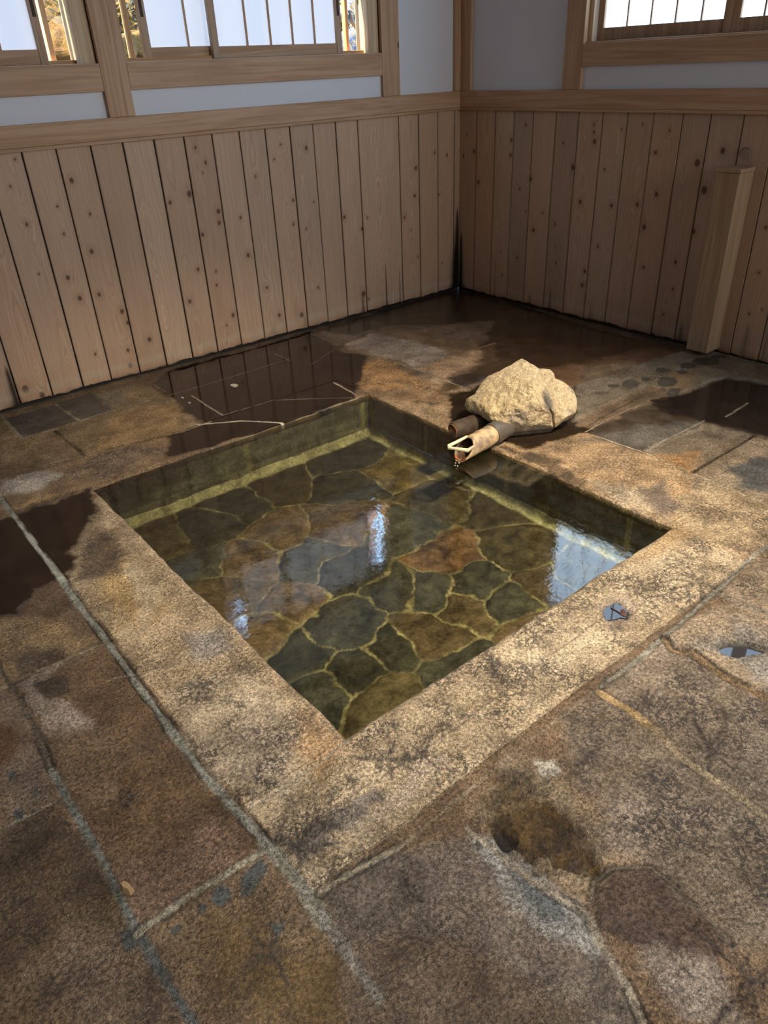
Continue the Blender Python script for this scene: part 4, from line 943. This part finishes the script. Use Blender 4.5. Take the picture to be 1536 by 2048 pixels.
sx_ = np.array([(a - 1045, -(b - 805)) for a, b in sil], float) / FPX * dep
ang = np.arctan2(sx_[:, 1], sx_[:, 0]); rad_ = np.hypot(sx_[:, 0], sx_[:, 1]); o_ = np.argsort(ang); ang, rad_ = ang[o_], rad_[o_]
bm = bmesh.new(); bmesh.ops.create_icosphere(bm, subdivisions=7, radius=1)
V = np.array([v.co[:] for v in bm.verts])          # local: x right, y up, z away
th = np.arctan2(V[:, 1], V[:, 0]); r = np.interp(th, np.r_[ang - 2 * np.pi, ang, ang + 2 * np.pi], np.tile(rad_, 3)); lat_ = np.hypot(V[:, 0], V[:, 1])
rf = lat_ ** 0.62
lx = r * rf * np.cos(th); ly = r * rf * np.sin(th); lz = V[:, 2] * 0.155
P = np.stack([lx, ly, lz], -1)
for n_, d_, s_ in (((-.45, .35, -.82), .098, .85), ((.62, .25, -.75), .135, .85), ((.15, -.62, -.77), .112, .85), ((-.2, .75, -.63), .13, .8), ((-.75, -.25, -.6), .165, .8), ((.1, .2, -.98), .128, .7), ((.12, -.88, -.46), .125, .95), ((-.55, -.78, -.30), .155, .95), ((.6, -.75, -.25), .175, .9)):
    n_ = np.array(n_); n_ = n_ / np.linalg.norm(n_); e = P @ n_; P -= np.outer(np.clip(e - d_, 0, None) * s_, n_)
fr_ = np.clip(1.15 - lat_, 0.12, 1)
ridged = 1 - np.abs(fbm3(P, 7, 820, 4)) * 2
nz = 0.030 * fbm3(P, 9, 800, 6, .55) + 0.014 * ridged + 0.014 * fbm3(P, 45, 810, 4, .6)
P[:, 2] -= nz * fr_ * 1.2; P[:, :2] *= (1 + (0.02 * fbm3(P, 22, 815, 4))[:, None])
# crack running down the right third
crk = np.interp(P[:, 1], [-.16, -.10, -.05, .02, .065, .111, .16], [.145, .137, .128, .088, .105, .145, .16]) + 0.004 * fbm3(P, 30, 830, 3)
dc = np.abs(P[:, 0] - crk); front = P[:, 2] < 0
P[:, 2] += np.where(front, 0.014 * np.exp(-(dc / .005) ** 2), 0)
Wd = P[:, [0]] * Rv + P[:, [1]] * Uv + P[:, [2]] * wdir
WPt = Cc + Wd; WPt[:, 2] = np.maximum(WPt[:, 2], 0.001)
ref = np.array([Cc[0], Cc[1], 0.0])
for v, c in zip(bm.verts, WPt - ref): v.co = c
bm.normal_update()
me = bpy.data.meshes.new('rock'); bm.to_mesh(me); bm.free()
# colour: pale ochre body, grey lens by the crack, iron tint lower left, greyer low on the right, darker at the foot
cl = np.ones((len(P), 3)) * np.array((0.68, 0.545, 0.34)); q1 = fbm3(P, 11, 840, 5)
cl *= (1 + .18 * q1)[:, None]
m = sstep(-.04, -.2, P[:, 0]) * sstep(.08, -.04, P[:, 1]); cl = cl * (1 - .45 * m[:, None]) + np.array((0.60, 0.45, 0.20)) * .45 * m[:, None]
m = (np.exp(-(((P[:, 0] - .109 + .25 * P[:, 1]) / .021) ** 2 + ((P[:, 1] - .002) / .052) ** 2) ** 2)) * (P[:, 2] < 0); cl = cl * (1 - .9 * m[:, None]) + np.array((0.10, 0.10, 0.105)) * .9 * m[:, None]
m = sstep(.2, .5, fbm3(P * np.array((1, 2, 1)), 9, 850, 4) + .7 * sstep(-.06, -.15, P[:, 1]) * sstep(-.08, .0, P[:, 0])); cl = cl * (1 - .6 * m[:, None]) + np.array((0.27, 0.235, 0.22)) * .6 * m[:, None]
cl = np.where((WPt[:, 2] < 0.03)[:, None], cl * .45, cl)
a_ = me.attributes.new('Col', 'FLOAT_COLOR', 'POINT'); a_.data.foreach_set('color', np.c_[np.clip(cl, 0.01, .9), np.ones(len(cl))].astype(np.float32).ravel())
me.polygons.foreach_set('use_smooth', [True] * len(me.polygons))
t = NT('pale_rough_rock', .8); p = t.pos(); n = t.noise(p, 38, 10, .72, .5); n2 = t.noise(p, 160, 5, .65); n3 = t.noise(p, 12, 6, .6, 1.2)
g = t.math('MULTIPLY', t.mapr(n, .3, .7, .68, 1.28), t.mapr(n2, .3, .7, .62, 1.36))
c = t.mix(1.0, t.attr('Col').outputs['Color'], t.n('ShaderNodeCombineColor', {0: g, 1: g, 2: g}).outputs[0], 'MULTIPLY')
c = t.mix(t.mapr(n3, .56, .575, 0, .25), c, t.mix(1.0, c, (.6, .5, .4), 'MULTIPLY')); t.col(c)
t.bump(t.math('ADD', n, t.math('MULTIPLY', n2, .5)), 1.0, .016)
rk = link('rock', me, t.m); rk.location = ref
tag(rk, 'large pale angular rock resting at the right edge of the pool above the spout', 'rock')
# ------------------------------------------------------------------ BAMBOO SPOUT
A0 = Vector(at(1012, 853, 2, .058)); B0 = Vector(at(930, 898, 2, .045)); ax = (B0 - A0).normalized(); side = ax.cross(Vector((0, 0, 1))).normalized(); upv = side.cross(ax)
spout = empty('bamboo_spout', B0, label='cut bamboo spout poking out from under the rock over the water', cat='spout')
tb = NT('weathered_bamboo', .5); p = tb.pos(); n = tb.noise(p, 26, 6, .6); tb.col(tb.mix(tb.mapr(n, .4, .62, 0, 1), (.50, .35, .19), (.20, .15, .11))); tb.bump(n, .3, .002); M_BAM = tb.m
M_BIN = mat_plain('bamboo_inside', (.06, .03, .018), .4, 50, .4)
M_RUST = mat_plain('rusty_orange_lip', (.38, .12, .035), .5, 60, .4)
Lp = (B0 - A0).length; seg = 40; ro, ri = .043, .036


def bamboo_tube(r0, r1, m, name, s0=0.0, s1=1.0, cut=.075, rimface=True):
    vs = []; fs = []; N = 24
    for r_ in (r0, r1):
        for i in range(N + 1):
            for k in range(seg):
                th_ = 2 * math.pi * k / seg; u_ = math.cos(th_); v_ = math.sin(th_)     # v up
                end = Lp + cut * (.5 - .5 * v_) - .03          # slanted mouth: longer underneath
                s_ = (s0 + (s1 - s0) * i / N) * end
                rr_ = r_ * (1 + .06 * math.exp(-((s_ - Lp * .62) / .006) ** 2) + .004 * math.sin(k * 2.1))
                vs.append(A0 + ax * s_ + side * (u_ * rr_) + upv * (v_ * rr_) - B0)
    n1_ = (N + 1) * seg
    for s_ in (0, 1):
        for i in range(N):
            for k in range(seg):
                f = (s_ * n1_ + i * seg + k, s_ * n1_ + i * seg + (k + 1) % seg, s_ * n1_ + (i + 1) * seg + (k + 1) % seg, s_ * n1_ + (i + 1) * seg + k)
                fs.append(f if s_ == 0 else f[::-1])
    for k in range(seg): fs.append((N * seg + k, N * seg + (k + 1) % seg, n1_ + N * seg + (k + 1) % seg, n1_ + N * seg + k))
    return raw(name, vs, fs, m, spout, True)


bamboo_tube(ro, ri, M_BAM, 'bamboo_tube')
bamboo_tube(ri - .0004, ri - .0012, M_BIN, 'inner_lining', 0.1, .985)
bamboo_tube(ro + .0035, ro + .0003, mat_plain('dark_wet_sleeve', (.09, .075, .06), .35, 40, .3), 'sleeve', .0, .42, .0)
# rusty drip lip at the low front of the mouth
lip = [A0 + ax * (Lp + .030 + .008 * math.cos(t_)) + side * (.026 * math.sin(t_)) - upv * (ri * math.cos(t_ * .55) - .001) - B0 for t_ in np.linspace(-1.5, 1.5, 9)]
tube('drip_lip', lip, .0055, M_RUST, spout, 8)
tw = NT('pale_peeled_stick', .5); tw.col((.66, .58, .40)); M_TW = tw.m
stk = [at(934, 873, 2, .088), at(915, 883, 2, .086), at(897, 892, 2, .080), at(897, 896, 2, .076), at(908, 897, 2, .074), at(936, 901, 2, .080), at(949, 892, 2, .090)]
tag(tube('forked_stick', stk, [.0055, .007, .0075, .0075, .0065, .0085, .0065], M_TW, None, 10), 'pale bent stick laid across the mouth of the bamboo spout', 'stick')
# log stub to the left
Lg0 = Vector(at(906, 862, 2, .038)); Lg1 = Vector(at(992, 833, 2, .042)); d_ = (Lg1 - Lg0)
log = tag(empty('log_stub', Lg0), 'short dark wet log with rusty cut end beside the bamboo spout', 'log')
M_LOG = mat_rock('wet_log_bark', (.09, .055, .03), (.035, .022, .014), (.01, .008, .006), 20, .006)
tube('log', [Lg0 + d_ * s_ - Lg0 for s_ in (0, .04, .3, .6, 1)], [.036, .040, .041, .040, .038], M_LOG, log, 20)
tube('cut_end', [d_ * -.012, d_ * .003], [.030, .0345], mat_rock('rusty_end_grain', (.45, .19, .07), (.12, .07, .04), (.03, .02, .012), 30, .003), log, 20)
# drops
M_DROP = NT('water_drop', .05); M_DROP.col((.8, .78, .6)); M_DROP.b.inputs['Transmission Weight'].default_value = .6; M_DROP = M_DROP.m
bm = bmesh.new(); bmesh.ops.create_icosphere(bm, subdivisions=2, radius=.003); dm = bpy.data.meshes.new('water_drop'); bm.to_mesh(dm); bm.free(); dm.materials.append(M_DROP)
for (px_, py_, z_) in ((912, 921, .035), (911, 926, .026), (910, 931, .018), (920, 920, .03), (918, 926, .022), (915, 932, .012), (922, 916, .036)):
    o = bpy.data.objects.new('water_drop', dm); sc.collection.objects.link(o); o.location = at(px_, py_, 2, z_)
    tag(o, 'tiny drop falling from the mouth of the bamboo spout', 'water drop', 'drops falling from the spout')

# ------------------------------------------------------------------ small things on the floor
tp = NT('puddle_water', .02); tp.col((.03, .03, .035)); tp.b.inputs['IOR'].default_value = 1.33; tp.b.inputs['Specular IOR Level'].default_value = .9
M_PUD = tp.m


def flatpoly(name, P2, z, m, parent=None):
    P2 = np.array(P2); vs = [(a, b, z) for a, b in P2]; return raw(name, vs, [tuple(range(len(vs)))], m, parent)


c_ = F(PUD).mean(0); tag(flatpoly('puddle', c_ + (F(PUD) - c_) * 1.12, -.0035, M_PUD), 'small sky reflecting puddle in a hollow of the near coping stone', 'puddle')
c_ = F(PUD2).mean(0); tag(flatpoly('puddle', c_ + (F(PUD2) - c_) * 1.12, -.0035, M_PUD), 'long narrow puddle in a cracked hollow at the right edge', 'puddle')
M_DL = mat_plain('dead_leaf', (.055, .02, .012), .5, 60, .4)


def leafobj(blade, stem, z, lbl, th=.0012):
    P2 = F(blade); c0 = P2.mean(0); vs = [(a, b, z + th) for a, b in P2] + [(a, b, z) for a, b in P2] + [(c0[0], c0[1], z + th * 3)]; n = len(P2)
    fs = [(i, (i + 1) % n, 2 * n) for i in range(n)] + [(i, i + n, (i + 1) % n + n, (i + 1) % n) for i in range(n)] + [tuple(range(2 * n - 1, n - 1, -1))]
    o = tag(empty('dead_leaf', (c0[0], c0[1], z)), lbl, 'leaf'); b = raw('blade', [(v[0] - c0[0], v[1] - c0[1], v[2] - z) for v in vs], fs, M_DL, o)
    if stem: tube('stem', [(q_[0] - c0[0], q_[1] - c0[1], th) for q_ in F(stem)], .0016, M_DL, o, 6)
    return o


leafobj([(1240, 1225), (1242, 1218), (1248, 1217), (1253, 1224), (1254, 1233), (1247, 1231), (1240, 1227)], [(1241, 1226), (1232, 1220), (1222, 1215), (1223, 1211)], -.0030, 'curled dark dead leaf floating in the small puddle on the coping')
M_BIT = mat_plain('pale_dry_flake', (.5, .45, .36), .8, 60, .3)
for (px_, py_, s_, lbl_) in ((471, 771, 9, 'pale dry leaf scrap on the dark wet floor by the left boards'), (365, 796, 3, 'tiny pale flake on the wet floor, left one of the pair'), (379, 806, 3, 'tiny pale flake on the wet floor, right one of the pair')):
    pl = F([(px_ + s_ * math.cos(t_) * random.uniform(.4, 1.2), py_ + s_ * .5 * math.sin(t_) * random.uniform(.4, 1.2)) for t_ in np.linspace(0, 5.6, 9)]); n = len(pl)
    vs = [(a, b, .0022) for a, b in pl] + [(a, b, .0002) for a, b in pl]
    tag(raw('debris_flake', vs, [tuple(range(n))] + [(i, i + n, (i + 1) % n + n, (i + 1) % n) for i in range(n)], M_BIT), lbl_, 'debris')
ch = F([(248, 1765), (262, 1770), (270, 1782), (262, 1792), (246, 1787), (240, 1775)]) ; n = len(ch); cc = ch.mean(0)
tag(raw('stone_chip', [(a, b, .000) for a, b in ch] + [(cc[0] + (a - cc[0]) * .6, cc[1] + (b - cc[1]) * .6, .016) for a, b in ch], [tuple(range(n, 2 * n))] + [(i, (i + 1) % n, (i + 1) % n + n, i + n) for i in range(n)],
        mat_plain('tan_chip', (.27, .18, .10), .7, 60, .3)), 'small tan stone chip lying on the near left brown slab', 'stone chip')
